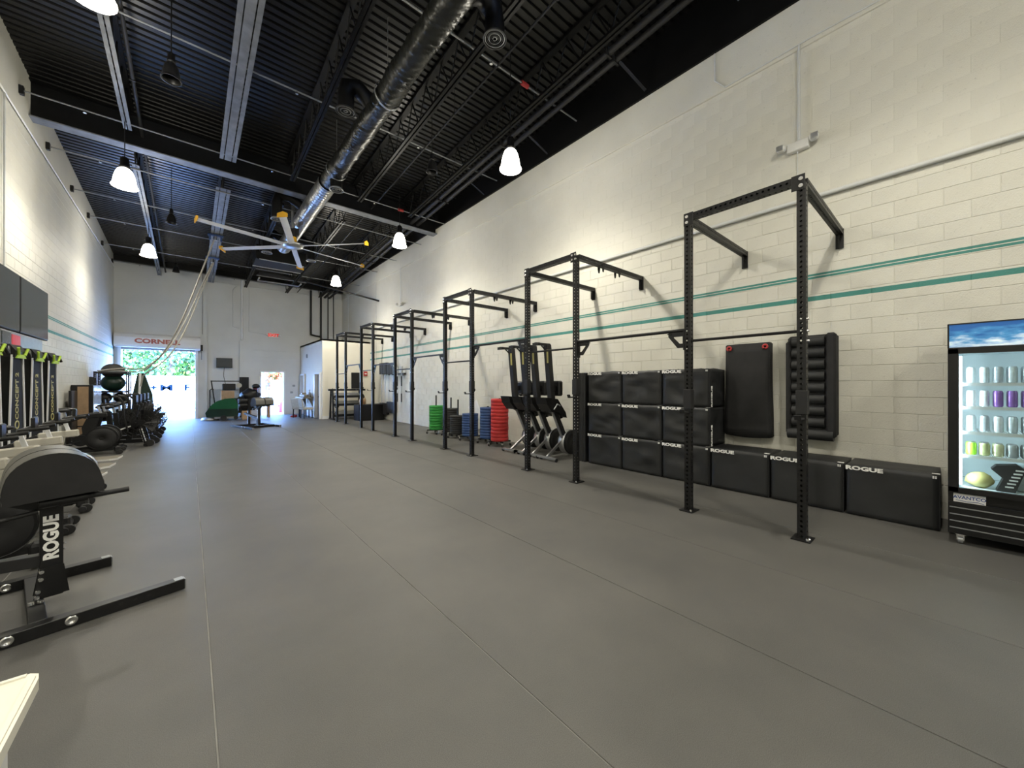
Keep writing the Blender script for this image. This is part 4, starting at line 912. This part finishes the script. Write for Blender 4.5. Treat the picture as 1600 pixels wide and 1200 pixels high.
# counter and chairs by the office box
t = thing('wall_counter', 'narrow brown counter fixed to the office box side wall', 'counter', (OX-.25, 20.6, .93)); ob('counter_top', MB().box((0, 0, 0), (.48, 1.7, .05), None, .006), t, 'brown_grey'); ob('bracket', MB().prism([(0, 0), (.2, 0), (.2, -.4)], (0, -.7, -.03), (1, 0, 0), (0, 0, 1), .04).prism([(0, 0), (.2, 0), (.2, -.4)], (0, .7, -.03), (1, 0, 0), (0, 0, 1), .04), t, 'brown_grey')
tag(ob('clutter_tray', MB().box((0, 0, .06), (.3, 1.0, .11), None, .02).box((0, .3, .15), (.2, .2, .08)), None, 'brown_grey', (OX-.25, 20.5, .956)), 'low brown tray of small things on the counter', 'tray')
tag(ob('spray_bottle', MB().lathe([(0, 0), (.05, 0), (.05, .2), (.02, .28), (.03, .36), (0, .36)], None, 12), None, 'grey_metal', (OX-.2, 19.85, .956)), 'grey spray bottle at the near end of the counter', 'bottle')
tag(ob('wall_panel', MB().box((0, 0, 0), (.05, .12, 1.5)), None, 'aluminium', (OX-.03, 19.62, 1.25)), 'thin silver strip on the office side wall next to its door', 'panel')
def chair(x, y, rz, lb):
    t = thing('dining_chair', lb, 'chair', (x, y, 0), rz, 'pale upholstered chairs by the counter')
    ob('seat', MB().box((0, 0, .45), (.48, .46, .10), None, .02), t, 'grey_fabric'); ob('backrest', MB().bar((0, .2, .5), (0, .28, .92), .48, .07, (0, 1, 0), .02), t, 'grey_fabric')
    for a in (-1, 1):
        for b in (-1, 1): ob('leg', MB().bar((a*.20, b*.18, 0), (a*.19, b*.17, .41), .035, .035), t, 'black_plastic')
chair(3.98, 20.2, 2.2, 'pale grey upholstered chair with dark legs, left one at the counter'); chair(4.12, 19.5, 1.7, 'pale grey upholstered chair partly behind the other, nearer the office door')
t = thing('red_shoes', 'pair of dark red shoes on the floor under the left chair', 'shoes', (3.80, 20.35, 0), .4)
for y in (0, .14): ob('shoe', MB().ball((0, y, .045), .12, 12, 8, (1.1, .42, .4)).ball((.06, y, .07), .06, 10, 6, (1, .8, 1)), t, 'red_paint')
for (x, y, z, lb) in [(4.1, YE-.12, 1.15, 'small grey switch box right of the side door'), (4.2, YE-.12, 1.5, 'tiny thermostat right of the side door'), (OX-.03, 21.2, 1.9, 'small round door chime on the office side wall')]:
    if x > OX-.1: tag(ob('wall_box', MB().box((0, 0, 0), (.05, .12, .18), None, .006), None, 'grey_metal', (x, y, 3.0)), lb, 'box')
    else: tag(ob('wall_box', MB().box((0, 0, 0), (.12, .05, .10), None, .006), None, 'grey_metal', (x, y, z)), lb, 'box')
# ================================================================== GHD BENCHES
def ghd(loc, rz, lb):
    t = thing('back_extension_bench', lb, 'exercise bench', loc, rz, 'half-moon back extension benches')
    bw = .076
    for (y, x0, x1) in ((-.47, -1.25, .595), (.51, -1.1, .325)):
        b = ob('base_beam', MB().bar((x0, y, .04), (x1, y, .04), bw, bw, (0, 0, 1), .003), t, 'black_steel')
        ob('end_cap', MB().box((x1+.003, y, .04), (.006, bw-.008, bw-.008)).box((x1-.03, y, .0795), (.05, bw-.02, .003)), b, 'grey_metal')
        hb = MB()
        for k in range(3): hb.cyl((x1-.20-.05*k*1.4, y-bw/2-.0005, .045), (x1-.20-.07*k, y-bw/2-.0015, .045), .011, .011, 10)
        ob('pin_hole', hb, b, 'rubber_black')
        bb_ = MB()
        for x in (-.22, .03): bb_.lathe([(.03, 0), (.028, .007), (.016, .010), (.014, .004), (0, .004)], frameM((x, y-bw/2, .045), (1, 0, 0), (0, 0, 1)), 18)
        ob('bolt', bb_, b, 'chrome')
    ob('cross_beam', MB().bar((-.10, -.43, .04), (-.10, .47, .04), bw, bw, (0, 0, 1), .003), t, 'black_steel')
    ob('cross_beam', MB().bar((-1.0, -.43, .04), (-1.0, .47, .04), bw, bw, (0, 0, 1), .003), t, 'black_steel')
    up = ob('upright', MB().box((-.03, -.06, .46), (.105, .076, .74), None, .004), t, 'black_steel')
    letter('ROGUE', 'print_white', .092, (-.03, -.0985, .50), (0, 0, 1), (-1, 0, 0), up, .98, .004)
    ft = MB().prism([(-.072, .30), (.035, .30), (.06, .10), (-.10, .10)], (-.01, -.10, 0), (1, 0, 0), (0, 0, 1), .008).prism([(-.072, .30), (.035, .30), (.06, .10), (-.10, .10)], (-.01, -.02, 0), (1, 0, 0), (0, 0, 1), .008)
    ob('foot_gusset', ft, up, 'black_steel')
    bs = MB()
    for x, z in ((-.105, .28), (-.108, .23), (-.12, .15), (-.125, .115)): bs.cyl((x+.03, -.10, z), (x+.03, -.125, z), .014, .012, 10)
    for z in (.40, .44, .72, .78): bs.cyl((.028, -.098, z), (.028, -.106, z), .007, .006, 8)
    for x in (-.10, -.06): bs.cyl((x-.02, -.14, .085), (x-.02, -.14, .10), .016, .014, 10)
    ob('bolt', bs, up, 'chrome')
    # pads: half-moon section, axis along local y
    def dpts(g=0):
        P = [(.20+g, .80), (.205+g, .85)]
        for k in range(1, 17):
            a = PI*k/17; P.append((-.022+(.214+g)*math.cos(a), .858+(.236+g)*math.sin(a)**.85))
        return P+[(-.243-g, .85), (-.235-g, .78)]
    for (a, b) in ((-.23, .055), (.085, .36)):
        D_ = dpts()[1:-1]; cv = MB(); n_ = len(D_); vs_ = [(p[0]+(p[0]+.02)*.008, yy, p[1]+.002) for yy in (a+.002, b-.002) for p in D_]; cv.add(vs_, [(i, i+1, n_+i+1, n_+i) for i in range(n_-1)], True); ob('pad_lit_top', cv, t, 'pad_lit_top')  # thin shell added over the pad; its paler colour is painted light
        ob('half_moon_pad', MB().prism(dpts(), (0, (a+b)/2, 0), (1, 0, 0), (0, 0, 1), b-a), t, 'foam')
    ob('pad_gap', MB().prism([(p[0]*.93-.003, .80+(p[1]-.80)*.93) for p in dpts()], (0, .07, 0), (1, 0, 0), (0, 0, 1), .04), t, 'rubber_black')
    ob('pad_plate', MB().prism([(-.24, .77), (.20, .795), (.12, .74), (.06, .70), (-.10, .70), (-.2, .75)], (0, -.06, 0), (1, 0, 0), (0, 0, 1), .10).box((-.02, .1, .775), (.2, .4, .03)), t, 'black_steel')
    ob('handle_tube', MB().tube([(-.04, -.16, .755), (.34, -.16, .765)], .019, 14), t, 'steel_matte'); ob('tube_socket', MB().tube([(-.09, -.16, .754), (.13, -.16, .759)], .033, 14), t, 'black_steel')
    # rear: long beam, foot post and rollers
    ob('main_beam', MB().bar((-.06, -.03, .34), (-1.25, -.03, .46), .076, .076, (0, 0, 1), .003), t, 'steel_matte')
    ob('adjuster_tube', MB().tube([(-.09, -.13, .70), (-.3, -.13, .67)], .014, 10), t, 'steel_matte'); ob('adjuster_knob', MB().cyl((-.3, -.13, .67), (-.34, -.13, .663), .02, .02, 12), t, 'chrome')
    ob('foot_post', MB().bar((-1.0, 0, .08), (-1.0, 0, .95), .076, .076), t, 'black_steel')
    for z in (.78, .95): ob('foot_roller', MB().cyl((-.97, -.32, z), (-.97, -.08, z), .07, .07, 18).cyl((-.97, .08, z), (-.97, .32, z), .07, .07, 18), t, 'foam')
    ob('foot_plate', MB().box((-1.2, 0, .8), (.03, .55, .45), None, .006), t, 'black_steel')
    return t
ghd((-.72, 4.17, 0), math.radians(13), 'black half-moon back extension bench in the left foreground with a lettered upright')
ghd((1.95, 16.25, 0), math.radians(-75), 'black half-moon back extension bench standing alone in the middle distance near the open doors')
# ================================================================== SKI MACHINES
def skierg(y, lb):
    t = thing('ski_machine', lb, 'ski machine', (-2.35, y, 0), math.radians(-6), 'tall ski machines in the left row')
    hw = .285
    ob('platform', MB().prism([(0, -hw), (1.14, -hw), (1.24, -hw+.10), (1.24, hw-.10), (1.14, hw), (0, hw)], (0, 0, .02), (1, 0, 0), (0, 1, 0), .025), t, 'brown_grey')
    ob('platform_edge', MB().bar((0, -hw, .022), (1.14, -hw, .022), .012, .034).bar((1.14, -hw, .022), (1.24, -hw+.1, .022), .012, .034).bar((1.24, -hw+.1, .022), (1.24, hw-.1, .022), .012, .034), t, 'white_plastic')
    # tower: front plate tapers to the top
    fp = [(-.27, .05), (.27, .05), (.155, 2.02), (-.155, 2.02)]
    ob('front_plate', MB().prism(fp, (.27, 0, 0), (0, 1, 0), (0, 0, 1), .05), t, 'satin_black')
    for s_ in (-1, 1):
        ob('side_rail', MB().bar((.30, s_*.285, .03), (.30, s_*.165, 2.02), .018, .024, (0, 1, 0)), t, 'white_paint'); ob('rear_rail', MB().bar((.04, s_*.275, .03), (.05, s_*.165, 2.02), .02, .03), t, 'white_paint')
        ob('side_panel', MB().bar((.17, s_*.272, .03), (.17, s_*.155, 2.0), .012, .20, (1, 0, 0)), t, 'satin_black')
    ob('top_housing', MB().prism([(0, 1.98), (.33, 1.98), (.34, 2.08), (.28, 2.18), (.05, 2.2), (0, 2.12)], (0, 0, 0), (1, 0, 0), (0, 0, 1), .33), t, 'black_plastic')
    ob('pulley_arm', MB().tube([(.2, -.16, 2.14), (.3, -.28, 2.13), (.32, -.33, 2.02)], .022, 8).tube([(.2, .16, 2.14), (.3, .28, 2.13), (.32, .33, 2.02)], .022, 8), t, 'black_plastic')
    ob('lime_trim', MB().prism([(-.15, 1.97), (.15, 1.97), (.10, 2.03), (-.10, 2.03)], (.335, 0, 0), (0, 1, 0), (0, 0, 1), .02).tube([(.345, .09, 2.02), (.36, .15, 2.13)], .018, 6).tube([(.345, -.09, 2.02), (.36, -.15, 2.13)], .018, 6), t, 'lime')
    letter('CONCEPT 2', 'yellow_print', .13, (.298, 0, 1.38), (0, 0, 1), (0, -1, 0), t, 1.05, .003); 
    ob('logo_ring', MB().lathe([(.045, -.002), (.07, -.002), (.07, .002), (.045, .002)], frameM((.298, 0, .93), (0, 1, 0), (0, 0, 1)), 20, True), t, 'yellow_print')
    return t
for y, lb in ((8.55, 'black ski machine cut off by the left edge of the picture'), (9.55, 'black ski machine with white rails, third from its far end'), (10.55, 'black ski machine with white rails in the middle of the row below the right screen'), (11.55, 'black ski machine at the far end of its row, nearest the bare wall')): skierg(y, lb)
# ================================================================== STATIONARY BIKES
def bike(x, y, rz, lb, body='cream_plastic', grp='pale stationary bikes'):
    t = thing('stationary_bike', lb, 'exercise bike', (x, y, 0), rz, grp)
    ob('front_foot', MB().tube([(.52, -.26, .05), (.52, .26, .05)], .035, 10).box((.50, 0, .10), (.1, .16, .12), None, .02), t, 'steel_matte')
    for s_ in (-1, 1): ob('foot_wheel', MB().cyl((.55, s_*.2-.02, .05), (.55, s_*.2+.02, .05), .05, .05, 14), t, 'rubber_black')
    ob('rear_foot', MB().tube([(-.48, -.24, .04), (-.48, .24, .04)], .03, 10), t, 'steel_matte')
    ob('base_tube', MB().bar((-.48, 0, .08), (.5, 0, .12), .07, .07, (0, 0, 1), .01), t, 'steel_matte')
    ob('flywheel_cover', MB().cyl((.26, -.09, .36), (.26, .09, .36), .25, .25, 32), t, 'black_plastic')
    ob('flywheel_rim', MB().lathe([(.252, -.06), (.262, -.06), (.262, .06), (.252, .06)], frameM((.26, 0, .36), (1, 0, 0), (0, 0, 1)), 32, True), t, 'aluminium' if body != 'black_plastic' else 'steel_matte')
    ob('side_disc', MB().lathe([(.04, 0), (.05, .012), (.20, .010), (.235, -.005)], frameM((.26, -.092, .36), (1, 0, 0), (0, 0, 1)), 28), t, 'steel_matte')
    ob('crank_cover', MB().cyl((-.05, -.07, .34), (-.05, .07, .34), .12, .12, 20), t, 'black_plastic')
    for s_ in (-1, 1): ob('pedal', MB().bar((-.05, s_*.10, .34), (-.05+s_*.16, s_*.11, .28), .025, .02).box((-.05+s_*.16, s_*.17, .28), (.1, .09, .025), None, .005), t, 'black_plastic')
    ob('frame_plate', MB().prism([(-.02, .40), (.14, .44), (.22, .84), (.04, .84), (-.04, .62)], (0, 0, 0), (1, 0, 0), (0, 0, 1), .07), t, body)
    ob('top_beam', MB().bar((-.02, 0, .86), (.34, 0, .885), .085, .095, (0, 0, 1), .012), t, body); ob('rear_tube', MB().bar((-.38, 0, .70), (-.02, 0, .86), .05, .06, (0, 0, 1), .012), t, 'steel_matte')
    ob('seat_post', MB().bar((-.34, 0, .68), (-.38, 0, .98), .05, .035), t, 'white_paint' if body != 'black_plastic' else 'aluminium'); ob('seat', MB().ball((-.36, 0, 1.0), .15, 14, 8, (1.05, .72, .28)), t, 'black_plastic')
    ob('handlebar_post', MB().bar((.26, 0, .86), (.20, 0, 1.08), .05, .035), t, 'white_paint' if body != 'black_plastic' else 'aluminium')
    ob('handlebar', MB().tube([(.42, -.2, 1.12), (.24, -.22, 1.10), (.20, 0, 1.09), (.24, .22, 1.10), (.42, .2, 1.12)], .018, 8), t, 'black_plastic')
    ob('monitor', MB().box((.30, 0, 1.16), (.03, .17, .13), None, .01), t, 'black_plastic')
    return t
for y, lb in ((5.25, 'pale stationary bike half hidden behind the half-moon bench, nearest the camera'), (6.15, 'second pale stationary bike from the camera, behind the half-moon pads'), (7.05, 'third pale stationary bike from the camera on the left'), (7.95, 'fourth pale stationary bike from the camera, its beam level with the ski machines')): bike(-1.52, y, math.radians(4), lb)
for y, lb in ((12.35, 'black stationary bike just past the last ski machine platform'), (12.9, 'black stationary bike beside the first fan bike')): bike(-1.75, y, math.radians(3), lb, 'black_plastic', 'black stationary bikes')
def fanbike(x, y, lb):
    t = thing('fan_bike', lb, 'exercise bike', (x, y, 0), math.radians(-8), 'black fan bikes')
    ob('front_foot', MB().bar((.42, -.32, .05), (.42, .32, .05), .07, .05), t, 'black_steel'); ob('rear_foot', MB().bar((-.62, -.3, .05), (-.62, .3, .05), .07, .05), t, 'black_steel')
    for s_ in (-1, 1): ob('transport_wheel', MB().cyl((.50, s_*.27-.03, .085), (.50, s_*.27+.03, .085), .085, .085, 18), t, 'rubber_black')
    b = ob('base_beam', MB().bar((-.62, 0, .13), (.42, 0, .13), .09, .09, (0, 0, 1), .01), t, 'black_steel')
    lg = ob('front_leg', MB().bar((.30, -.20, .50), (.40, -.20, .08), .03, .09, (0, 1, 0)).bar((.30, .20, .50), (.40, .20, .08), .03, .09, (0, 1, 0)), t, 'black_steel')
    letter('ROGUE', 'print_white', .075, (.35, -.222, .29), (.232, 0, -.97), (.97, 0, .232), lg, 1.3, .004)
    R_ = .40; c = Vector((.30, 0, .60)); cg = MB()
    for s_ in (-1, 1):
        for k in range(26):
            a = 2*PI*k/26; cg.tube([c+Vector((.07*math.cos(a), s_*.15, .07*math.sin(a))), c+Vector((R_*.8*math.cos(a+.12), s_*.14, R_*.8*math.sin(a+.12))), c+Vector((R_*math.cos(a+.16), s_*.08, R_*math.sin(a+.16)))], .004, 4, False)
        for r, yy in ((R_, .08), (R_*.8, .14), (R_*.5, .148), (.07, .15)): cg.tube([c+Vector((r*math.cos(2*PI*k/32), s_*yy, r*math.sin(2*PI*k/32))) for k in range(33)], .006, 5, False)
    ob('fan_cage', cg, t, 'black_steel')
    bl = MB()
    for k in range(8):
        a = 2*PI*k/8; d = Vector((math.cos(a), 0, math.sin(a))); s2 = Vector((-math.sin(a), .8, math.cos(a))).normalized()
        bl.bar(c+d*.06, c+d*.32, .10, .004, s2.cross(d))
    ob('fan_blades', bl, t, 'black_plastic'); ob('fan_hub', MB().cyl(c+Vector((0, -.16, 0)), c+Vector((0, .16, 0)), .06, .06, 16), t, 'black_plastic')
    ob('chain_guard', MB().prism([(-.22, .32), (.25, .50), (.28, .66), (-.20, .52), (-.28, .42)], (0, -.13, 0), (1, 0, 0), (0, 0, 1), .05), t, 'black_plastic')
    ob('guard_stripe', MB().bar((-.12, -.157, .42), (.12, -.157, .52), .004, .03), t, 'print_white')
    ob('frame_post', MB().bar((-.25, 0, .15), (-.30, 0, .80), .08, .10, (1, 0, 0), .01).bar((.05, 0, .15), (.20, 0, 1.05), .08, .10, (1, 0, 0), .01), t, 'black_steel')
    ob('seat_post', MB().bar((-.31, 0, .75), (-.35, 0, .98), .05, .05), t, 'aluminium'); ob('seat', MB().ball((-.38, 0, 1.0), .17, 16, 8, (1.0, .75, .32)), t, 'black_plastic')
    for s_ in (-1, 1):
        ob('swing_arm', MB().tube([(.08, s_*.24, .42), (.02, s_*.25, .80), (.0, s_*.26, 1.15), (-.08, s_*.26, 1.25)], .022, 8), t, 'black_steel'); ob('grip', MB().tube([(-.08, s_*.26, 1.25), (-.2, s_*.22, 1.27)], .028, 8), t, 'rubber_black')
        ob('pedal', MB().bar((-.12, s_*.14, .38), (-.12+s_*.15, s_*.15, .32), .025, .02).box((-.12+s_*.15, s_*.2, .32), (.11, .09, .03), None, .006), t, 'black_plastic')
        ob('foot_peg', MB().cyl((.22, s_*.16, .6), (.22, s_*.30, .6), .022, .022, 10), t, 'black_plastic')
    ob('monitor', MB().box((.18, 0, 1.2), (.05, .22, .2), None, .015).bar((.18, 0, 1.02), (.18, 0, 1.12), .04), t, 'black_plastic')
for y, lb in ((13.55, 'nearest black fan bike with a round wire cage in front of the open roller door'), (14.6, 'second black fan bike, just behind the nearest one'), (15.7, 'third black fan bike from the camera in the row by the roller door'), (16.9, 'farthest black fan bike, nearest the open roller door')): fanbike(-1.22, y, lb)
# ================================================================== BALL RACK, CABINET
t = thing('ball_rack', 'black perforated steel rack holding balls by the left wall near the roller door', 'rack', (-1.93, 18.1, 0))
ru = holed(1.98, .07).mesh('upright', 'black_steel')
for x in (-.36, .36):
    for y in (-.35, .35): ob('upright', ru, t, loc=(x, y, 0))
for z in (.4, .95, 1.32, 1.94): ob('rack_shelf', MB().bar((-.36, -.35, z), (.36, -.35, z), .05, .05).bar((-.36, .35, z), (.36, .35, z), .05, .05).box((0, 0, z), (.66, .68, .02)), t, 'black_steel')
for x in (-.45,):
    for z in (1.68, 1.22): ob('round_knob', MB().cyl((x, -.42, z), (x, -.36, z), .13, .13, 20).cyl((x, -.44, z), (x, -.42, z), .07, .07, 16), t, 'rubber_black')
tag(ob('green_ball', MB().ball((0, 0, .28), .28, 24, 16, (1.05, 1, 1)), None, 'darkgreen', (-1.93, 18.1, 1.332)), 'large dark green ball inside the black rack', 'ball')
t = thing('balance_dome', 'black half-dome balance trainer on top of the rack', 'balance trainer', (-1.93, 18.1, 1.965)); ob('dome', MB().ball((0, 0, .04), .26, 24, 14, (1.1, 1.1, .95)), t, 'rubber_black'); ob('base_disc', MB().cyl((0, 0, 0), (0, 0, .05), .34, .34, 28), t, 'grey_metal')
for i, (x, y, r, z) in enumerate(((-2.1, 17.95, .17, .96), (-1.75, 18.0, .17, .96), (-2.1, 17.9, .18, .41), (-1.75, 17.95, .18, .41))):
    tag(ob('medicine_ball', MB().ball((0, 0, r), r, 18, 12), None, 'black_plastic', (x, y, z+.001)), 'black medicine ball on the %s shelf of the rack, %s one' % (('middle', 'bottom')[i//2], ('left', 'right')[i % 2]), 'ball', 'medicine balls in the rack')
t = thing('folded_tent', 'dark green tapering bag standing between the rack and the roller door', 'bag', (-1.25, 18.4, 0)); ob('bag_body', MB().prism([(-.28, 0), (.30, 0), (.26, 1.2), (.05, 1.95), (-.12, 1.95), (-.25, 1.2)], (0, 0, 0), (1, 0, 0), (0, 0, 1), .35), t, 'green_plastic'); ob('white_pole', MB().cyl((-.08, -.21, .9), (-.05, -.21, 1.95), .035, .035, 10), t, 'white_paint')
bpy.data.objects['bag_body'].data.materials[0] = MT['darkgreen']
t = thing('steel_cabinet', 'glossy pale steel cabinet with a dark-edged beige side against the left wall', 'cabinet', (-2.20, 15.2, 0))
ob('cabinet_body', MB().box((0, .6, .78), (.40, 1.2, 1.54), None, .01), t, 'black_plastic')
ob('cabinet_door', MB().box((.205, .31, .78), (.012, .57, 1.5), None, .003).box((.205, .90, .78), (.012, .57, 1.5), None, .003), t, 'cabinet_gloss' if 'cabinet_gloss' in MT else 'chrome')
ob('side_panel', MB().box((.02, -.004, .98), (.20, .012, 1.05)).box((.02, -.004, .28), (.20, .012, .28)), t, 'cardboard')
t = thing('leaning_board', 'dark board leaning beside the steel cabinet', 'board', (-2.3, 14.8, 0)); ob('board_panel', MB().box((0, 0, .7), (.05, .6, 1.4), None, .005), t, 'black_plastic')
# ================================================================== SCREENS, TIMER
for y0, y1, lb in ((9.0, 10.80, 'large dark flat television on the left wall, cut off by the picture edge'), (10.86, 12.57, 'large dark flat television on the left wall above the ski machines')):
    t = thing('wall_television', lb, 'television', (XL+.09, (y0+y1)/2, 3.0), 0, 'wall televisions'); ob('tv_body', MB().box((-.01, 0, 0), (.06, y1-y0, 1.02), None, .008), t, 'black_plastic'); ob('tv_screen', MB().box((.022, 0, .005), (.006, y1-y0-.03, .98)), t, 'screen')
    ob('wall_mount', MB().box((-.055, 0, 0), (.05, .5, .4)), t, 'black_steel')
t = thing('interval_timer', 'grey wall box with a red digit display under the televisions', 'timer', (XL+.07, 10.9, 2.33)); ob('timer_box', MB().box((0, .1, 0), (.11, 2.2, .26), None, .01), t, 'grey_metal'); ob('red_display', MB().box((.058, -.35, 0), (.006, .42, .17)), t, 'led_red')
ob('dark_display', MB().box((.058, -.80, 0), (.006, .4, .2)), t, 'screen')
# ================================================================== CLIMBING ROPES
t = thing('rope_mount', 'dark blue strapped mount on the pale joist holding the climbing ropes', 'mount', (.66, 16.2, 6.5)); ob('clamp', MB().box((0, 0, .1), (.42, .12, .05)).box((-.15, 0, .03), (.05, .06, .2)).box((.15, 0, .03), (.05, .06, .2)), t, 'blue_rubber'); ob('shackle', MB().cyl((0, 0, -.06), (0, 0, .08), .05, .05, 12), t, 'chrome')
t = thing('rope_mount', 'second, lower dark blue strapped mount near the back wall on the same joist', 'mount', (.66, 18.6, 6.36)); ob('clamp', MB().box((0, 0, .1), (.42, .12, .05)).box((0, 0, .03), (.05, .06, .2)), t, 'blue_rubber'); ob('shackle', MB().cyl((0, 0, -.08), (0, 0, .06), .06, .06, 12), t, 'chrome')
def rope(p0, p1, sag, tail, lb):
    p0, p1 = Vector(p0), Vector(p1); P = []
    for i in range(25):
        s_ = i/24; p = p0.lerp(p1, s_); p.z -= sag*math.sin(PI*s_)**1.1*(.6+.8*s_); P.append(p)
    P += [Vector(q) for q in tail]
    tag(ob('climbing_rope', MB().tube(P, .022, 8), None, 'rope'), lb, 'rope', 'climbing ropes')
rope((.62, 16.2, 6.42), (-1.1, 17.5, 2.06), .62, [(-1.35, 17.6, 1.98), (-1.6, 17.66, 1.99), (-1.9, 17.7, 2.03), (-2.25, 17.8, 2.0)], 'thick climbing rope, left of the pair, pulled aside from the joist to the ball rack')
rope((.66, 18.6, 6.25), (-1.15, 17.6, 2.1), .62, [(-1.4, 17.62, 2.07), (-1.62, 17.68, 2.10), (-1.9, 17.66, 2.06), (-2.2, 17.7, 2.0)], 'twisted climbing rope, right of the pair, hanging from the lower blue mount')
rope((.70, 18.6, 6.25), (-1.05, 17.7, 2.0), .70, [(-1.2, 17.7, 1.85), (-1.25, 17.72, 1.5)], 'third climbing rope close behind the twisted one, its end hanging by the green bag')
# ================================================================== FOREGROUND TABLE
t = thing('white_table', 'corner of a white low table at the bottom left edge of the picture', 'table', (-.738, 1.262, 0))
ob('tabletop', MB().prism([(-.55, -.6), (.40, -.6), (.418, -.58), (.418, .40), (.413, .425), (.395, .44), (-.55, .44)], (0, 0, .724), (1, 0, 0), (0, 1, 0), .032), t, 'table_top')
ob('raised_rim', MB().bar((.405, -.58, .742), (.405, .41, .742), .012, .006).bar((.39, .43, .742), (-.5, .43, .742), .012, .006), t, 'table_top')
for x, y in ((.345, .33), (-.45, .33), (.345, -.5), (-.45, -.5)): ob('leg', MB().box((x, y, .353), (.06, .06, .706), None, .006), t, 'white_plastic')
# ================================================================== OUTSIDE THE OPEN DOORS
struct('ground', MB().box((0, 47, -.13), (120, 48, .1)), 'concrete')
t = thing('box_trailer', 'blown-out white trailer side with blue letters outside the open roller door', 'trailer', (-.9, 30, 0))
ob('trailer_wall', MB().box((0, .05, 1.02), (9.5, .1, 2.1)), t, 'trailer_white')
ob('wall_panel', MB().box((3, .0, .3), (12, .05, .5)), t, 'trailer_white')
letter('+M  P', 'blue_print', .50, (.05, -.03, 1.36), (1, 0, 0), (0, 0, 1), t, 1.6, .01)
tag(ob('fence_post', MB().cyl((0, 0, -.08), (0, 0, 2.25), .05, .05, 10), None, 'grey_metal', (-1.35, 29, 0)), 'thin dark post left of the blue letters outside', 'post'); tag(ob('fence_post', MB().cyl((0, 0, -.08), (0, 0, 1.9), .045, .045, 10).box((.3, 0, 1.85), (.6, .05, .05)), None, 'grey_metal', (.05, 29, 0)), 'thin dark post with a short top bar right of the blue letters outside', 'post')
tag(ob('barrier_rail', MB().tube([(-3, 27, .42), (.3, 27, .42), (.3, 27, .25), (-3, 27, .25)], .02, 6).cyl((.3, 27, -.08), (.3, 27, .3), .02, .02, 6), None, 'grey_metal'), 'low thin double rail outside the roller door', 'rail')
tag(ob('parked_van', MB().prism([(-2.2, .2), (2.2, .2), (2.2, 1.0), (1.6, 1.15), (1.0, 1.9), (-2.2, 1.95)], (0, 0, 0), (1, 0, 0), (0, 0, 1), 1.7).cyl((-1.3, -.85, .33), (-1.3, .85, .33), .33, .33, 16).cyl((1.3, -.85, .33), (1.3, .85, .33), .33, .33, 16), None, 'trailer_white', (6.6, 31, -.08)), 'pale vehicle washed out in the daylight beyond the side door', 'van')
tag(ob('red_hydrant', MB().lathe([(0, 0), (.14, 0), (.14, .5), (.1, .62), (0, .68)], None, 12).cyl((-.2, 0, .4), (.2, 0, .4), .06, .06, 8), None, 'red_paint', (4.1, 25.6, -.08)), 'faint red hydrant outside the side door', 'hydrant')
rnd = random.Random(3)
def tree(x, y, hgt, m, m2, lb, seed, n=2600):
    t = thing('tree', lb, 'tree', (x, y, -.08), 0, 'trees beyond the trailer')
    r2 = random.Random(seed)
    ob('trunk', MB().tube([(0, 0, 0), (.1, 0, hgt*.4), (-.1, .1, hgt*.8)], .2, 8, True, [.26, .2, .08]), t, 'bark')
    for mm, nn in ((m, n), (m2, n//2)):
        lf = MB(); blobs = [(r2.uniform(-2.4, 2.4), r2.uniform(-1.2, 1.2), r2.uniform(hgt*.22, hgt*.95), r2.uniform(.7, 1.5)) for _ in range(16)]
        for _ in range(nn):
            b = r2.choice(blobs); th = r2.uniform(0, 2*PI); ph = math.acos(r2.uniform(-1, 1)); d = Vector((math.sin(ph)*math.cos(th), math.sin(ph)*math.sin(th), math.cos(ph)))
            c = Vector(b[:3])+d*b[3]*r2.uniform(.75, 1.05); s_ = r2.uniform(.10, .24); a = Vector((r2.uniform(-1, 1), r2.uniform(-1, 1), r2.uniform(-1, 1))).normalized(); q = a.cross(d).normalized()*s_; a = q.cross(a).normalized()*s_
            lf.add([c-q, c+a*.6, c+q, c-a*.6], [(0, 1, 2, 3)])
        o = ob('foliage', lf, t, mm); o['kind'] = 'stuff'
for i, (x, y, h_, m, m2, lb) in enumerate([(-7.5, 40, 8, 'leaf_green', 'leaf_yellow', 'leafy green and yellow tree at the left behind the trailer'), (-4.2, 43, 9, 'leaf_yellow', 'leaf_green', 'yellow-green tree behind the blue letters'), (-1.2, 40, 8.5, 'leaf_green', 'leaf_dark', 'dark-trunked green tree in the middle of the roller door view'), (1.9, 42, 8, 'leaf_green', 'leaf_yellow', 'green tree at the right of the roller door view'), (5.2, 40, 7, 'leaf_red', 'leaf_green', 'reddish autumn tree seen through the side door'), (8.6, 42, 8, 'leaf_green', 'leaf_red', 'green and red tree at the right of the side door view'), (11.5, 41, 8, 'leaf_dark', 'leaf_green', 'dark green tree far right beyond the side door'), (-11, 42, 9, 'leaf_dark', 'leaf_green', 'dark green tree far left beyond the roller door')]): tree(x, y, h_, m, m2, lb, 10+i)

for o in bpy.data.objects:                                       # fasteners too small to pick apart
    if o.parent and o.name.split('.')[0] in ('bolt', 'anchor_bolt', 'pin_hole', 'hanger', 'hanger_eye', 'hanger_bolt', 'sprinkler_head', 'edge_print', 'web'): o['kind'] = 'stuff'
